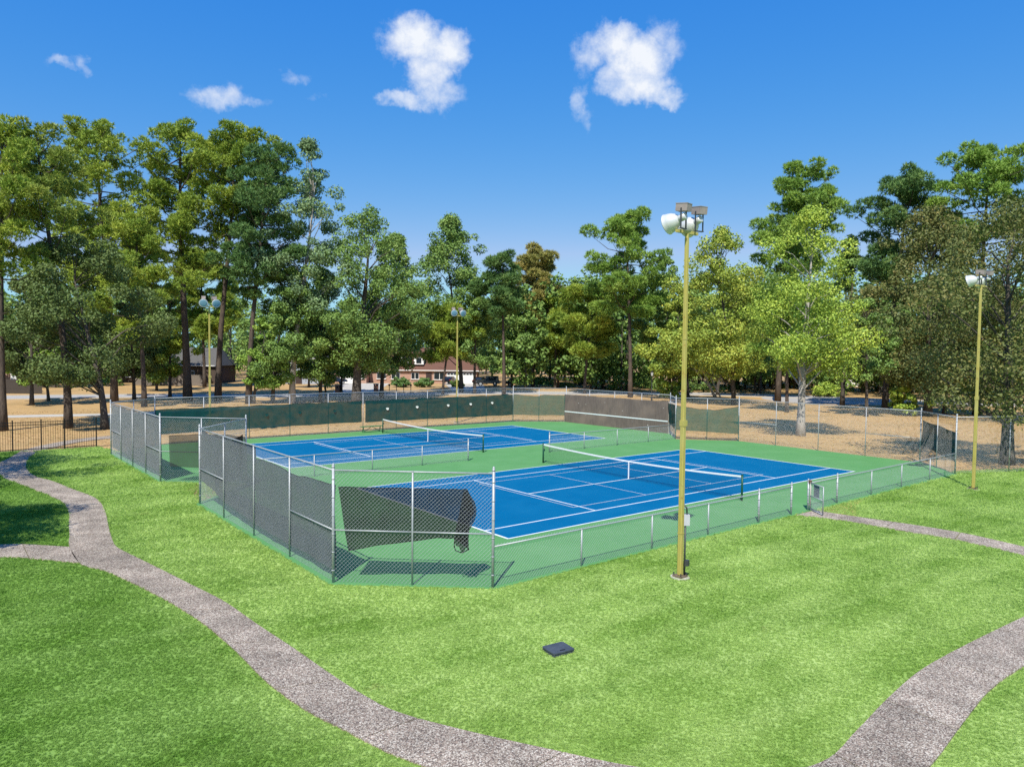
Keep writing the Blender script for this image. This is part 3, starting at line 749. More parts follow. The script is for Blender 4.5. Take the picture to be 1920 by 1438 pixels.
for i in range(9):
    for j in range(13):
        z = .95 + 1.58 * j / 12; xl = np.interp(z, (.95, 1.25, 1.9, 2.53), (3.30, 3.20, 3.34, 3.46)); xr = np.interp(z, (.95, 1.5, 1.75, 1.97, 2.3, 2.53), (3.58, 3.62, 3.64, 3.77, 3.66, 3.57))
        fs.v.append((xl + (xr - xl) * i / 8, .10 + .018 * math.sin(i * 1.9 + j * .3), z + (.10 * math.sin(i * .9 + 1) if j == 0 else 0)))
for i in range(8):
    for j in range(12):
        k = i * 13 + j; fs.f.append((k, k + 13, k + 14, k + 1))
fs.build('folded_end', M_SBLK, o, True)
MB().path([(3.24, .07, 1.27), (3.22, .08, 1.05), (3.26, .09, .93), (3.40, .1, .88), (3.52, .09, .92), (3.62, .08, .99)], .016, 5).build('frayed_loop', M_BLACK, o)

# ------------------------------------------------------------------ practice wall
pw = thing('practice_wall', (fP[0][0] - .06, fP[0][1], 0), 'weathered brown wooden practice wall with white net line', 'practice wall', math.atan2(fP[-1][1] - fP[0][1], fP[-1][0] - fP[0][0]))
Lw = math.hypot(fP[-1][0] - fP[0][0], fP[-1][1] - fP[0][1]); npan = 9
M_PLY = noisy('weathered_plywood', (.175, .135, .12), (.115, .09, .082), 3, .9, 8, c3=(.22, .165, .14), scale3=.7, stretch=(5, 5, .6))
nt = M_PLY.node_tree; bs = nt.nodes['Principled BSDF']; src = bs.inputs['Base Color'].links[0].from_socket
tcn = nt.nodes.new('ShaderNodeTexCoord'); vo = nt.nodes.new('ShaderNodeTexVoronoi'); vo.inputs['Scale'].default_value = 2.6; nt.links.new(tcn.outputs['Object'], vo.inputs['Vector'])
lt = nt.nodes.new('ShaderNodeMath'); lt.operation = 'LESS_THAN'; lt.inputs[1].default_value = .10; nt.links.new(vo.outputs['Distance'], lt.inputs[0])
sm = nt.nodes.new('ShaderNodeSeparateColor'); nt.links.new(vo.outputs['Color'], sm.inputs[0]); gt = nt.nodes.new('ShaderNodeMath'); gt.operation = 'GREATER_THAN'; gt.inputs[1].default_value = .62; nt.links.new(sm.outputs[0], gt.inputs[0])
mu = nt.nodes.new('ShaderNodeMath'); mu.operation = 'MULTIPLY'; nt.links.new(lt.outputs[0], mu.inputs[0]); nt.links.new(gt.outputs[0], mu.inputs[1])
mxn = nt.nodes.new('ShaderNodeMix'); mxn.data_type = 'RGBA'; nt.links.new(mu.outputs[0], mxn.inputs['Factor']); nt.links.new(src, mxn.inputs[6]); mxn.inputs[7].default_value = (.55, .53, .5, 1); nt.links.new(mxn.outputs[2], bs.inputs['Base Color'])
for i in range(npan):
    w = Lw / npan; MB().box(((i + .5) * w, 0, 1.25 + .004 * (i % 3)), (w - .012, .05 + .006 * (i % 2), 2.48 + .02 * ((i * 7) % 3))).build('panel', M_PLY, pw)
MB().box((Lw / 2, -.034, .97), (Lw - .1, .012, .085)).build('net_line', M_LINE, pw)
for x in (0.02, Lw - .02):
    MB().box((x, .03, 1.25), (.08, .09, 2.56)).build('end_stud', mat('pale_stud', (.45, .42, .37), .8), pw)

# ------------------------------------------------------------------ light poles
M_REFL = noisy('spun_aluminium', (.64, .65, .66), (.54, .56, .58), 3, .35, metal=.15, spec=.5); M_BAL = noisy('grey_brown_ballast_box', (.34, .29, .27), (.26, .22, .205), 5, .6)
M_LENS = mat('flood_lens_glass', (.16, .30, .40), .08, 0, .8); M_STEEL = mat('dark_bracket_steel', (.07, .075, .08), .5, .4)


def flood_lamp(pole, x, z, aim, tilt):
    """bowl-shaped flood light, axis along local +x then aimed; returns the lamp housing"""
    A = Matrix.Translation((x, 0, z)) @ Matrix.Rotation(aim, 4, 'Z') @ Matrix.Rotation(tilt, 4, 'Y') @ Matrix.Scale(.86, 4)
    e = MB().lathe([(-.02, .10), (.02, .15), (.09, .22), (.19, .275), (.30, .305), (.40, .32), (.42, .335), (.44, .335), (.44, .315)], 28, A).build('floodlight', M_REFL, pole, True)
    MB().lathe([(.405, .318), (.43, .312), (.455, .25), (.468, .15), (.473, .02)], 24, A).build('lens', M_LENS, e, True)
    MB().lathe([(-.26, .085), (-.24, .115), (-.03, .115), (-.015, .10)], 18, A).build('socket_housing', M_REFL, e, True)
    B = Matrix.Translation((x, 0, z)) @ Matrix.Rotation(aim, 4, 'Z') @ Matrix.Scale(.86, 4)
    def bx(name, c, d, mt, ry=0.):
        q = MB().box((0, 0, 0), d); q.v = [tuple(B @ (Matrix.Translation(c) @ Matrix.Rotation(ry, 4, 'Y')) @ Vector(v)) for v in q.v]; q.build(name, mt, e)
    bx('ballast_box', (-.16, 0, .33), (.40, .30, .22), M_BAL, -.10); bx('ballast_lid', (-.17, 0, .452), (.42, .32, .02), M_BAL, -.10)
    for s in (-1, 1):
        bx('yoke_arm', (-.16, s * .16, .0), (.05, .014, .62), M_STEEL)
    bx('yoke_foot', (-.16, 0, -.31), (.09, .34, .025), M_STEEL)
    return e


def light_pole(x, y, aim, label, lean=0., box=False, spread=.36, h=9.35):
    t = thing('light_pole', (x, y, 0), label, 'light pole', 0, 'yellow floodlight poles around the courts')
    MB().prism([(.27 * math.cos(a), .27 * math.sin(a)) for a in np.linspace(0, 6.283, 17)[:-1]], -.1, .035).build('footing', M_CONC, t)
    bp = MB().box((0, 0, .06), (.30, .30, .04)).build('base_plate', noisy('rusty_base', (.20, .15, .10), (.12, .09, .07), 12, .8), t)
    for sx in (-.12, .12):
        for sy in (-.12, .12):
            MB().path([(sx, sy, .09), (sx, sy, .16)], .018, 6).build('anchor_bolt', M_STEEL, bp)
    def tap(z0, z1, w0, w1):
        q = MB(); n = 0
        for z, w in ((z0, w0), (z1, w1)):
            h_ = w / 2; c = h_ * .22
            q.v += [(-h_ + c, -h_, z), (h_ - c, -h_, z), (h_, -h_ + c, z), (h_, h_ - c, z), (h_ - c, h_, z), (-h_ + c, h_, z), (-h_, h_ - c, z), (-h_, -h_ + c, z)]
        q.f = [(i, (i + 1) % 8, 8 + (i + 1) % 8, 8 + i) for i in range(8)] + [tuple(range(7, -1, -1)), tuple(range(8, 16))]; return q
    tap(.095, 4.35, .128, .122).build('lower_shaft', M_YEL, t); tap(4.30, h, .112, .092).build('upper_shaft', M_YEL, t)
    MB().box((.015, 0, 4.30), (.165, .14, .16)).build('splice_collar', M_YEL, t)
    for z in (1.25, 6.6):
        MB().box((0, 0, z), (.135 if z < 4 else .112, .135 if z < 4 else .112, .025)).build('joint_band', M_YEL, t)
    ca, sa = math.cos(aim + math.pi / 2), math.sin(aim + math.pi / 2)
    MB().path([(0, 0, h), (0, 0, h + .12)], .05, 8).build('neck', M_YEL, t)
    MB().box((0, 0, h + .15), (.88, .09, .08), aim + math.pi / 2).build('crossbar', M_YEL, t)
    for s in (-1, 1):
        e = flood_lamp(t, 0, h + .465, aim + s * .16, .30); e.location = (s * spread * ca, s * spread * sa, 0)
    if box:
        u = _R[:2] / np.hypot(*_R[:2])
        MB().box((u[0] * .15, u[1] * .15, 1.62), (.16, .11, .30), math.atan2(u[1], u[0])).build('switch_box', noisy('pale_grey_enclosure', (.50, .50, .54), (.42, .42, .46), 4, .5), t)
        MB().path([(u[0] * .12, u[1] * .12, .05), (u[0] * .12, u[1] * .12, 1.45)], .026, 8).build('conduit', M_STEEL, t, True)
        MB().path([(u[0] * .16, u[1] * .16, 1.79), (u[0] * .15, u[1] * .15, 1.95), (u[0] * .07, u[1] * .07, 2.05)], .022, 8).build('conduit', M_STEEL, t, True)
        MB().box((u[0] * .19, u[1] * .19, .42), (.12, .10, .16), .3).build('junction_box', M_STEEL, t)
    return t


light_pole(-10.53, -11.5, math.pi / 2, 'nearest yellow light pole, standing on the lawn before the low fence', box=True)
light_pole(11.36, -11.29, math.pi / 2 - .12, 'yellow light pole on the lawn at the right, before the brown oak')
light_pole(-11.65, 28.3, -math.pi / 2 - .15, 'yellow light pole behind the left end of the back fence', h=9.0)
light_pole(9.1, 28.3, -math.pi / 2 - .25, 'yellow light pole behind the back fence, before the brick house', h=9.2)

# ------------------------------------------------------------------ small things about the courts
t = thing('utility_cover', (-16.58, -13.14, 0), 'dark utility box cover lying on the front lawn', 'utility box', -.12)
M_COVER = noisy('blue_grey_plastic', (.075, .088, .108), (.05, .06, .075), 6, .5)
q = MB(); hw = (.255, .215)
for z, s in ((-.02, 1.0), (.065, .98)):
    q.v += [(-hw[0] * s, -hw[1] * s, z), (hw[0] * s, -hw[1] * s, z), (hw[0] * s, hw[1] * s, z), (-hw[0] * s, hw[1] * s, z)]
q.f = [(0, 1, 5, 4), (1, 2, 6, 5), (2, 3, 7, 6), (3, 0, 4, 7), (4, 5, 6, 7)]; q.build('body', M_COVER, t)
MB().prism([(sx * (.235 if k else .265), sy * (.225 if k else .195)) for sx, sy, k in ((-1, -1, 1), (1, -1, 1), (1, -1, 0), (1, 1, 0), (1, 1, 1), (-1, 1, 1), (-1, 1, 0), (-1, -1, 0))], .067, .092).build('lid', M_COVER, t)
MB().box((.0, -.15, .096), (.12, .03, .008)).build('pull_slot', M_BLACK, t)

t = thing('bench', (-.6, 25.55, .022), 'green bench with crossed legs before the back fence', 'bench', .02)
M_BG = noisy('green_bench_paint', (.035, .15, .06), (.05, .19, .075), 5, .6)
for k in (-1, 0, 1):
    MB().box((0, k * .135, .45), (1.85, .12, .04)).build('seat_plank', M_BG, t)
for s in (-1, 1):
    MB().path([(s * .72, -.16, 0), (s * .72, 0, .43)], .022, 6).build('leg', M_BG, t); MB().path([(s * .72, .16, 0), (s * .72, 0, .43)], .022, 6).build('leg', M_BG, t)
    MB().path([(s * .68, 0, .06), (s * .05, 0, .41)], .018, 6).build('brace', M_BG, t)

# black iron fence across the footpath
M_IRON = mat('black_iron', (.010, .010, .011), .4)
t = thing('iron_fence', (-30, 27.95, 0), 'black iron picket fence crossing the footpath at the left', 'iron fence', math.atan2(27.25 - 27.95, -18.72 + 30))
Lf = math.hypot(11.28, .7)
for x in (0.03, 1.9, 3.5, 5.2, 6.95, 8.37, 9.55, Lf - .05):
    p = MB().box((x, 0, .92), (.065, .065, 1.86)).build('post', M_IRON, t); MB().box((x, 0, 1.865), (.085, .085, .035)).build('post_cap', M_IRON, p)
for z in (.14, 1.58, 1.74):
    MB().box((Lf / 2, 0, z), (Lf, .035, .035)).build('rail', M_IRON, t)
pk = MB().box((0, 0, .92), (.018, .018, 1.72)); pk.v += [(-.009, -.009, 1.78), (.009, -.009, 1.78), (.009, .009, 1.78), (-.009, .009, 1.78), (0, 0, 1.84)]; k = len(pk.v) - 5
pk.f += [(k, k + 1, k + 4), (k + 1, k + 2, k + 4), (k + 2, k + 3, k + 4), (k + 3, k, k + 4)]; pkm = pk.mesh('picket', M_IRON)
for i in range(int(Lf / .125)):
    link('picket', pkm, t, (.1 + i * .125, 0, 0))

# ------------------------------------------------------------------ trees
def leaf_mat(name, cols, trans=.15, gloss=.02):
    cols = [tuple(min(.75, v * 2.08) for v in c) for c in cols]
    m = bpy.data.materials.new(name); m.use_nodes = True; nt = m.node_tree; nt.nodes.clear(); N = nt.nodes.new; L = nt.links.new
    o = N('ShaderNodeOutputMaterial'); a = N('ShaderNodeAttribute'); a.attribute_name = 'rnd'; cr = N('ShaderNodeValToRGB'); e = cr.color_ramp.elements
    e[0].position = 0; e[0].color = (*cols[0], 1); e[1].position = 1; e[1].color = (*cols[-1], 1)
    for i, c in enumerate(cols[1:-1]):
        q = e.new((i + 1) / (len(cols) - 1)); q.color = (*c, 1)
    L(a.outputs['Fac'], cr.inputs[0])
    d = N('ShaderNodeBsdfDiffuse'); t = N('ShaderNodeBsdfTranslucent'); g = N('ShaderNodeBsdfGlossy'); g.inputs['Roughness'].default_value = .55; g.inputs[0].default_value = (.8, .85, .85, 1)
    L(cr.outputs[0], d.inputs[0]); L(cr.outputs[0], t.inputs[0])
    x = N('ShaderNodeMixShader'); x.inputs[0].default_value = trans; L(d.outputs[0], x.inputs[1]); L(t.outputs[0], x.inputs[2])
    y = N('ShaderNodeMixShader'); y.inputs[0].default_value = gloss; L(x.outputs[0], y.inputs[1]); L(g.outputs[0], y.inputs[2]); L(y.outputs[0], o.inputs[0]); return m


PAL = {'olive': ((.072, .108, .020), (.135, .170, .030), (.21, .215, .045)), 'yellow': ((.075, .125, .018), (.155, .200, .028), (.26, .275, .045)),
       'dark': ((.035, .075, .022), (.065, .120, .035), (.13, .17, .045)), 'bright': ((.065, .125, .022), (.125, .195, .035), (.20, .25, .05)),
       'rust': ((.10, .115, .03), (.185, .165, .045), (.28, .20, .075)), 'grey': ((.036, .058, .017), (.064, .090, .026), (.105, .130, .042)),
       'green': ((.050, .092, .022), (.092, .148, .034), (.16, .205, .055)), 'bluish': ((.055, .095, .045), (.10, .15, .065), (.17, .22, .10)),
       'gold': ((.080, .125, .020), (.165, .205, .034), (.28, .27, .045)), 'lime': ((.085, .140, .020), (.18, .235, .035), (.31, .33, .05)),
       'brown': ((.040, .055, .016), (.074, .084, .025), (.135, .105, .034))}
LM = {k: leaf_mat('foliage_' + k, v) for k, v in PAL.items()}
M_BARKP = noisy('pine_bark', (.125, .098, .080), (.06, .048, .042), 2.6, .95, 6, bump=.6, bscale=6, stretch=(3, 3, .7))
M_BARKO = noisy('oak_bark', (.115, .098, .082), (.06, .052, .045), 3.2, .95, 6, bump=.6, bscale=7, stretch=(3, 3, .8))
M_BARKG = noisy('pale_bark', (.46, .43, .39), (.30, .275, .245), 2.4, .95, 6, bump=.4, bscale=6, stretch=(2, 2, .8))


def mesh_np(name, V, nper, rnd, material):
    n = len(V) // nper; me = bpy.data.meshes.new(name); me.vertices.add(len(V)); me.vertices.foreach_set('co', V.astype(np.float32).ravel())
    me.loops.add(n * nper); me.loops.foreach_set('vertex_index', np.arange(n * nper, dtype=np.int32))
    me.polygons.add(n); me.polygons.foreach_set('loop_start', np.arange(0, n * nper, nper, dtype=np.int32)); me.polygons.foreach_set('loop_total', np.full(n, nper, np.int32))
    me.update(); a = me.attributes.new('rnd', 'FLOAT', 'FACE'); a.data.foreach_set('value', np.clip(rnd, 0, 1).astype(np.float32)); me.materials.append(material); return me


def unit(v):
    return v / (np.linalg.norm(v, axis=-1, keepdims=True) + 1e-9)


def leaf_quads(P, out, size, g, up=.35):
    n = len(P); nrm = unit(out * .7 + np.array([0, 0, up]) + g.normal(0, .55, (n, 3))); t = unit(np.cross(nrm, g.normal(0, 1, (n, 3)))); b = np.cross(nrm, t)
    s = (size * g.uniform(.65, 1.35, n))[:, None]; V = np.empty((n, 4, 3)); V[:, 0] = P - t * s * .5; V[:, 1] = P - b * s * .33; V[:, 2] = P + t * s * .5; V[:, 3] = P + b * s * .33
    return V.reshape(-1, 3)


def broad_crown(seed, kind, c, zb, H, R, size, lai=4.6, sparse=1., nmin=3000, nmax=32000):
    """leaf clumps spread through the crown; returns vertices, per-leaf random, clump centres"""
    g = np.random.default_rng(seed); h = H - zb; nc = int(np.clip(30 + h * R * .62, 36, 125) * (1 if sparse == 1 else .75)); C = []; RC = []
    while len(C) < nc:
        t = g.uniform(0, 1)
        pr = (math.sin(math.pi * min(1, (t * .80 + .16))) ** .75) if kind == 'oak' else math.sin(math.pi * min(1, t ** .72 * .86 + .13)) ** .72 * 1.02
        a = g.uniform(0, 6.283); lob = 1 + .20 * math.sin(3 * a + seed) + .14 * math.sin(5 * a + t * 7 + seed * 2)
        rr = R * pr * lob * math.sqrt(g.uniform(.12, 1)); rc = R * g.uniform(.13, .27) * (1.12 - .42 * t)
        rr = max(0, rr - rc * .45) * (g.uniform(1.05, 1.22) if g.uniform() < .12 else 1)
        C.append((c[0] + rr * math.cos(a), c[1] + rr * math.sin(a), zb + rc * .4 + (h - rc * 1.0) * t)); RC.append(rc)
    C = np.array(C); RC = np.array(RC)
    A = math.pi * R * h / 2 * sparse; n = int(np.clip(lai * A / (.33 * size * size), nmin, nmax))
    w = RC ** 2; idx = g.choice(nc, n, p=w / w.sum()); d = unit(g.normal(0, 1, (n, 3))); rad = g.uniform(.15, 1, n) ** .36 * RC[idx] * g.choice([1, 1, 1, 1, 1, 1.3], n)
    P = C[idx] + d * rad[:, None] * np.array([1, 1, .72]); cl = g.uniform(-.16, .16, nc)
    return leaf_quads(P, d, size, g), .42 + cl[idx] + g.normal(0, .17, n), C


def pine_crown(seed, c, zb, H, R, k, base):
    g = np.random.default_rng(seed); h = H - zb; C = []; RC = []; LIMB = []
    nl = int(np.clip(h * 2.3, 18, 46)); ga = g.uniform(0, 6.28)
    for i in range(nl):
        t = (i + g.uniform(-.3, .3)) / nl; t = min(max(t, 0), 1); ga += 2.4 + g.uniform(-.4, .4)
        pr = (1.0 - t) ** .42 * (.66 + .46 * min(1, t / .22)) + .12; ln = R * pr * g.uniform(.45, 1.15); z = zb + h * t * .93
        ax, ay = base(z); ex, ey = ax + ln * math.cos(ga), ay + ln * math.sin(ga); ez = z + ln * g.uniform(.0, .62); LIMB.append(((ax, ay, z - .2), (ex, ey, ez)))
        for q in range(g.integers(2, 5) if ln > 1.4 else 1):
            s = 1 - q * g.uniform(.18, .30); rc = min(R * .42, g.uniform(.75, 1.35) * (1.05 - .25 * t) * (k ** .4)); w = g.normal(0, .45, 3)
            C.append((ax + (ex - ax) * s + w[0] * (q > 0), ay + (ey - ay) * s + w[1] * (q > 0), z + (ez - z) * s + abs(w[2]) * .5 + .2)); RC.append(rc)
    tx, ty = base(H)
    for q in range(4):
        C.append((tx + g.normal(0, .5), ty + g.normal(0, .5), H - .5 - q * .45)); RC.append(g.uniform(.6, .9))
    C = np.array(C); RC = np.array(RC); nc = len(C)
    nt_ = int(np.clip(nc * 80, 3400, 8800)); w = RC ** 2; idx = g.choice(nc, nt_, p=w / w.sum()); d = unit(g.normal(0, 1, (nt_, 3)) + np.array([0, 0, .35])); rad = g.uniform(.2, 1, nt_) ** .36 * RC[idx] * .93
    P = C[idx] + d * rad[:, None] * np.array([1, 1, .62]); cl = g.uniform(-.2, .2, nc)
    nn = 7; Pn = np.repeat(P, nn, 0); dn = unit(np.repeat(d, nn, 0) * .55 + np.array([0, 0, .42]) + g.normal(0, .62, (nt_ * nn, 3))); L_ = (.33 * k * g.uniform(.7, 1.25, nt_ * nn))[:, None]
    sd_ = unit(np.cross(dn, g.normal(0, 1, dn.shape))) * .042 * k
    V = np.empty((nt_ * nn, 3, 3)); V[:, 0] = Pn - sd_; V[:, 1] = Pn + sd_; V[:, 2] = Pn + dn * L_
    rn = np.repeat(.40 + cl[idx] + g.normal(0, .12, nt_), nn) + g.normal(0, .07, nt_ * nn)
    return V.reshape(-1, 3), rn, C, LIMB


def tree(kind, x, y, ox, oy, zb, H, R, pal, label, seed, bark=None, girth=1., group='trees around the courts', sparse=1., lai=4.6):
    name = {'pine': 'pine_tree', 'oak': 'oak_tree', 'gum': 'sweetgum_tree'}[kind]
    root = thing(name, (x, y, 0), label, 'tree', 0, group); g = random.Random(seed * 7 + 1); depth = max(30, math.hypot(x - CAM[0], y - CAM[1]))
    ph = g.uniform(0, 6.28); wob = .012 * H
    def base(z):
        t = min(1.15, z / H); s = t * t * (3 - 2 * t) if t < 1 else 1
        return (ox * s + wob * math.sin(3.1 * t + ph) * t, oy * s + wob * math.cos(2.7 * t + ph) * t)
    r0 = (.0088 * H + .07) * girth; topz = H - .6 if kind == 'pine' else zb + (H - zb) * .72
    zs = np.linspace(-.15, topz, 12); pts = [(*base(max(0, z)), z) for z in zs]; rad = [r0 * (1.35 if i == 0 else 1.06 if i == 1 else (1 - .82 * (z / topz) ** 1.2)) for i, z in enumerate(zs)]
    bk = bark or (M_BARKP if kind == 'pine' else M_BARKO)
    MB().path(pts, rad, 10).build('trunk', bk, root, True)
    br = MB()
    if kind == 'pine':
        k = max(.85, depth / 72); V, rn, C, LIMB = pine_crown(seed, (ox, oy), zb, H, R, k, base)
        for a, b in LIMB:
            a = np.array(a); b = np.array(b); mid = (a + b) / 2 - np.array([0, 0, .12 * np.linalg.norm(b - a)]); r = r0 * .22; br.path([a, mid, b], [r, r * .7, r * .25], 5, False)
        for i in range(5):   # dead stubs under the crown
            z = zb * g.uniform(.55, .98); a = g.uniform(0, 6.28); l = g.uniform(.5, 1.6); bx_, by_ = base(z); br.path([(bx_, by_, z), (bx_ + l * math.cos(a), by_ + l * math.sin(a), z + l * .15)], [r0 * .12, r0 * .04], 4, False)
        npv = 3
    else:
        size = max(.17, depth / 722 * 2.1); V, rn, C = broad_crown(seed, kind, base(H * .6), zb, H, R, size, lai, sparse); npv = 4
        order = list(range(len(C))); g.shuffle(order)
        for i in order[:34]:
            c = C[i]; z = max(zb * .75, min(topz * .96, c[2] - .55 * math.hypot(c[0], c[1]) - .4)); bx_, by_ = base(z); a = np.array((bx_, by_, z)); m_ = (a + c) / 2 + np.array([g.uniform(-.4, .4), g.uniform(-.4, .4), .3 + g.uniform(-.2, .4)])
            r = r0 * (.30 - .18 * z / H); br.path([a, m_, c], [r, r * .65, r * .18], 5, False)
    br.build('branches', bk, root, True)
    link('crown', mesh_np('crown', V, npv, rn, LM[pal]), root)
    return root


TREES = [
    ('pine', -22.7, 41.2, 0.0, 0.0, 11.0, 22.9, 3.4, 'yellow', 'pine cut off by the left edge of the picture'),
    ('pine', -18.6, 40.7, -1.4, 1.1, 12.2, 22.9, 4.2, 'olive', 'olive brown-tinged pine second from the left, behind the iron fence'),
    ('oak', -16.5, 38.4, -1.8, 1.5, 3.4, 14.9, 5.7, 'grey', 'dark grey-green oak behind the iron fence, right of the first two pines'),
    ('pine', -10.6, 68.7, -1.0, 0.8, 11.9, 32.0, 6.4, 'yellow', 'tall yellow-green pine with deep crown, third tall pine from the left'),
    ('pine', -3.0, 67.5, -0.7, 0.6, 15.0, 33.0, 6.2, 'yellow', 'thick-trunked tall pine left of the left back light pole'),
    ('pine', 0.0, 65.8, 1.6, -1.2, 19.7, 33.1, 5.2, 'yellow', 'slender tall pine right behind the left back light pole'),
    ('pine', 1.6, 59.7, 1.9, -1.5, 12.3, 29.8, 5.0, 'dark', 'dark green pine with leaning bare trunk, right of the left back light pole'),
    ('gum', 6.1, 58.1, 2.1, -1.7, 10.3, 30.7, 5.6, 'bluish', 'tall thin-leaved tree with pale branches at the right of the left pines'),
    ('oak', -8.2, 70.5, -0.3, 0.2, 2.8, 14.7, 4.2, 'grey', 'low grey-green oak under the tall left pines'),
    ('pine', -9.2, 60.4, -0.4, 0.3, 6.5, 20.6, 5.0, 'yellow', 'shorter pine in front of the tall left pines'),
    ('gum', -3.8, 72.5, 0.2, -0.2, 2.8, 14.5, 3.4, 'yellow', 'small yellow-green tree left of the thick-trunked pine'),
    ('pine', 8.0, 100.0, -0.3, 0.2, 7.5, 22.4, 5.3, 'yellow', 'far pine seen between the trunks behind the left back light pole'),
    ('gum', 2.1, 59.4, 1.2, -0.9, 1.9, 10.3, 2.8, 'bright', 'small bright green tree low beside the leaning pine trunk'),
    ('oak', 4.2, 59.2, 1.4, -1.1, 1.9, 17.2, 4.8, 'green', 'mid-sized green oak under the thin-leaved tall tree'),
    ('oak', 12.1, 53.6, 1.1, -0.9, 4.0, 23.3, 6.6, 'green', 'big green oak with thick trunk left of the brick house'),
    ('oak', 10.4, 59.9, 0.0, 0.0, 2.2, 16.5, 4.8, 'green', 'dense green oak just left of the big thick-trunked oak'),
    ('oak', 19.3, 60.8, 1.4, -1.1, 3.3, 22.0, 5.2, 'green', 'narrow green oak in front of the brick house'),
    ('gum', 36.5, 67.3, -1.9, 1.5, 4.8, 27.3, 7.0, 'green', 'tall pointed green tree behind the right back light pole'),
    ('pine', 31.7, 65.1, 1.1, -0.9, 5.0, 12.9, 3.8, 'yellow', 'small yellow-green pine left of the right back light pole'),
    ('pine', 38.0, 58.6, -0.2, 0.1, 10.9, 20.3, 3.1, 'dark', 'dark green pine top left of the rust-coloured pine'),
    ('pine', 59.1, 77.0, 0.3, -0.3, 9.8, 25.4, 5.6, 'rust', 'rust-coloured dying pine at the middle of the tree line'),
    ('gum', 51.9, 74.1, -0.4, 0.3, 4.1, 17.0, 5.8, 'green', 'green tree behind the parked dark vehicles'),
    ('pine', 60.0, 71.1, 0.3, -0.2, 4.8, 15.9, 5.5, 'yellow', 'broad yellow-green pine below the rust-coloured pine'),
    ('pine', 50.9, 45.8, -0.8, 0.7, 11.0, 26.2, 6.0, 'bright', 'spreading bright green pine above the practice wall'),
    ('gum', 35.8, 62.8, 0.0, 0.0, 4.6, 17.3, 4.0, 'green', 'slim green tree right of the right back light pole'),
    ('pine', 51.7, 55.9, 1.0, -0.8, 5.0, 16.3, 5.9, 'yellow', 'low yellow-green pine left of the spreading bright pine'),
    ('gum', 51.0, 28.8, -2.3, 1.9, 3.2, 22.2, 7.0, 'gold', 'large golden tree behind the nearest light pole'),
    ('gum', 54.8, 38.7, -1.6, 1.3, 3.0, 15.4, 4.6, 'gold', 'smaller golden tree left of the nearest light pole'),
    ('gum', 61.0, 46.1, -2.0, 1.6, 3.0, 21.1, 4.5, 'green', 'green tree right of the spreading bright pine'),
    ('pine', 61.8, 29.3, 1.7, -1.4, 16.8, 31.2, 5.6, 'bright', 'tall pine rising behind the lime-yellow sweetgum'),
    ('pine', 46.1, 18.7, -0.2, 0.2, 5.2, 13.6, 2.9, 'bright', 'short pine with reddish trunk left of the lime-yellow sweetgum'),
    ('gum', 25.7, 5.5, 0.4, -0.3, 4.6, 17.8, 5.5, 'lime', 'lime-yellow sweetgum with pale trunk just outside the end fence'),
    ('pine', 61.0, 14.9, 1.2, -1.0, 12.3, 27.8, 5.8, 'dark', 'dark green pine top between sweetgum and brown oak'),
    ('gum', 61.7, 20.4, 0.6, -0.5, 4.1, 21.3, 4.2, 'green', 'green tree just right of the lime-yellow sweetgum'),
    ('oak', 48.3, 11.1, -0.3, 0.2, 3.8, 12.1, 3.4, 'green', 'small green oak beyond the tall open end fence'),
    ('pine', 61.2, 5.4, 0.4, -0.3, 16.7, 28.7, 6.6, 'bright', 'tall bright pine topping the brown oaks at the right'),
    ('oak', 54.9, 7.8, -0.4, 0.4, 3.0, 22.1, 7.2, 'brown', 'tall brownish oak left of the right light pole'),
    ('oak', 22.0, -9.4, -0.5, 0.4, 3.0, 15.5, 6.8, 'brown', 'broad brown-leaved oak nearest the right edge, by the court corner'),
    ('oak', 58.8, 7.7, 1.4, -1.1, 1.9, 13.7, 4.8, 'green', 'green oak under the brown oaks beyond the right corner'),
    ('oak', 62.5, 14.0, 0.2, -0.2, 2.0, 11.2, 3.2, 'green', 'low green oak beyond the road, left of the tall brownish oak'),
    ('gum', 66.0, 41.9, 3.5, -2.8, 3.2, 17.9, 4.9, 'gold', 'far golden tree between nearest light pole and sweetgum'),
    ('oak', 19.4, 73.1, 1.2, -1.0, 2.3, 13.8, 5.2, 'green', 'low green oak shading the driveway'),
    ('oak', -18.5, 68.6, 0.0, 0.0, 2.8, 14.9, 4.6, 'grey', 'grey-green oak far left behind the olive pine'),
    ('gum', -16.3, 75.2, -1.5, 1.2, 1.9, 10.1, 2.8, 'bright', 'small bright tree beside the wooden fence at the left'),
    ('oak', -1.0, 92.0, 0, 0, 1.3, 12.5, 4.8, 'green', 'low leafy oak in front of the dark timber house'),
    ('oak', 22.5, 92.0, 0, 0, 1.6, 12.0, 4.6, 'green', 'low leafy oak in front of the blue-grey house'),
    ('oak', 56, -1.8, 0, 0, 2.4, 20.5, 8.0, 'brown', 'brownish oak behind the right light pole, beyond the near oak'),
]
for i, T in enumerate(TREES):
    bark = M_BARKG if i in (7, 31) else None
    tree(*T[:9], T[9], 11 + i, bark, {14: 1.9, 4: 1.25, 31: 1.35, 37: 1.6, 36: 1.4, 2: 1.25}.get(i, 1.), sparse={7: .55, 2: .8}.get(i, 1.), lai={37: 5.2, 31: 4.6}.get(i, 5.2))
# two trees out of frame to the left whose shade falls on the lawn
tree('oak', -32.6, 2.2, 0, 0, 4, 13.5, 5.2, 'green', 'oak outside the left edge shading the lawn', 90, group='oaks out of view at the left')
tree('oak', -31.7, 16.2, 0, 0, 4, 17, 6.0, 'green', 'oak outside the left edge shading the footpath by the iron fence', 91, group='oaks out of view at the left')

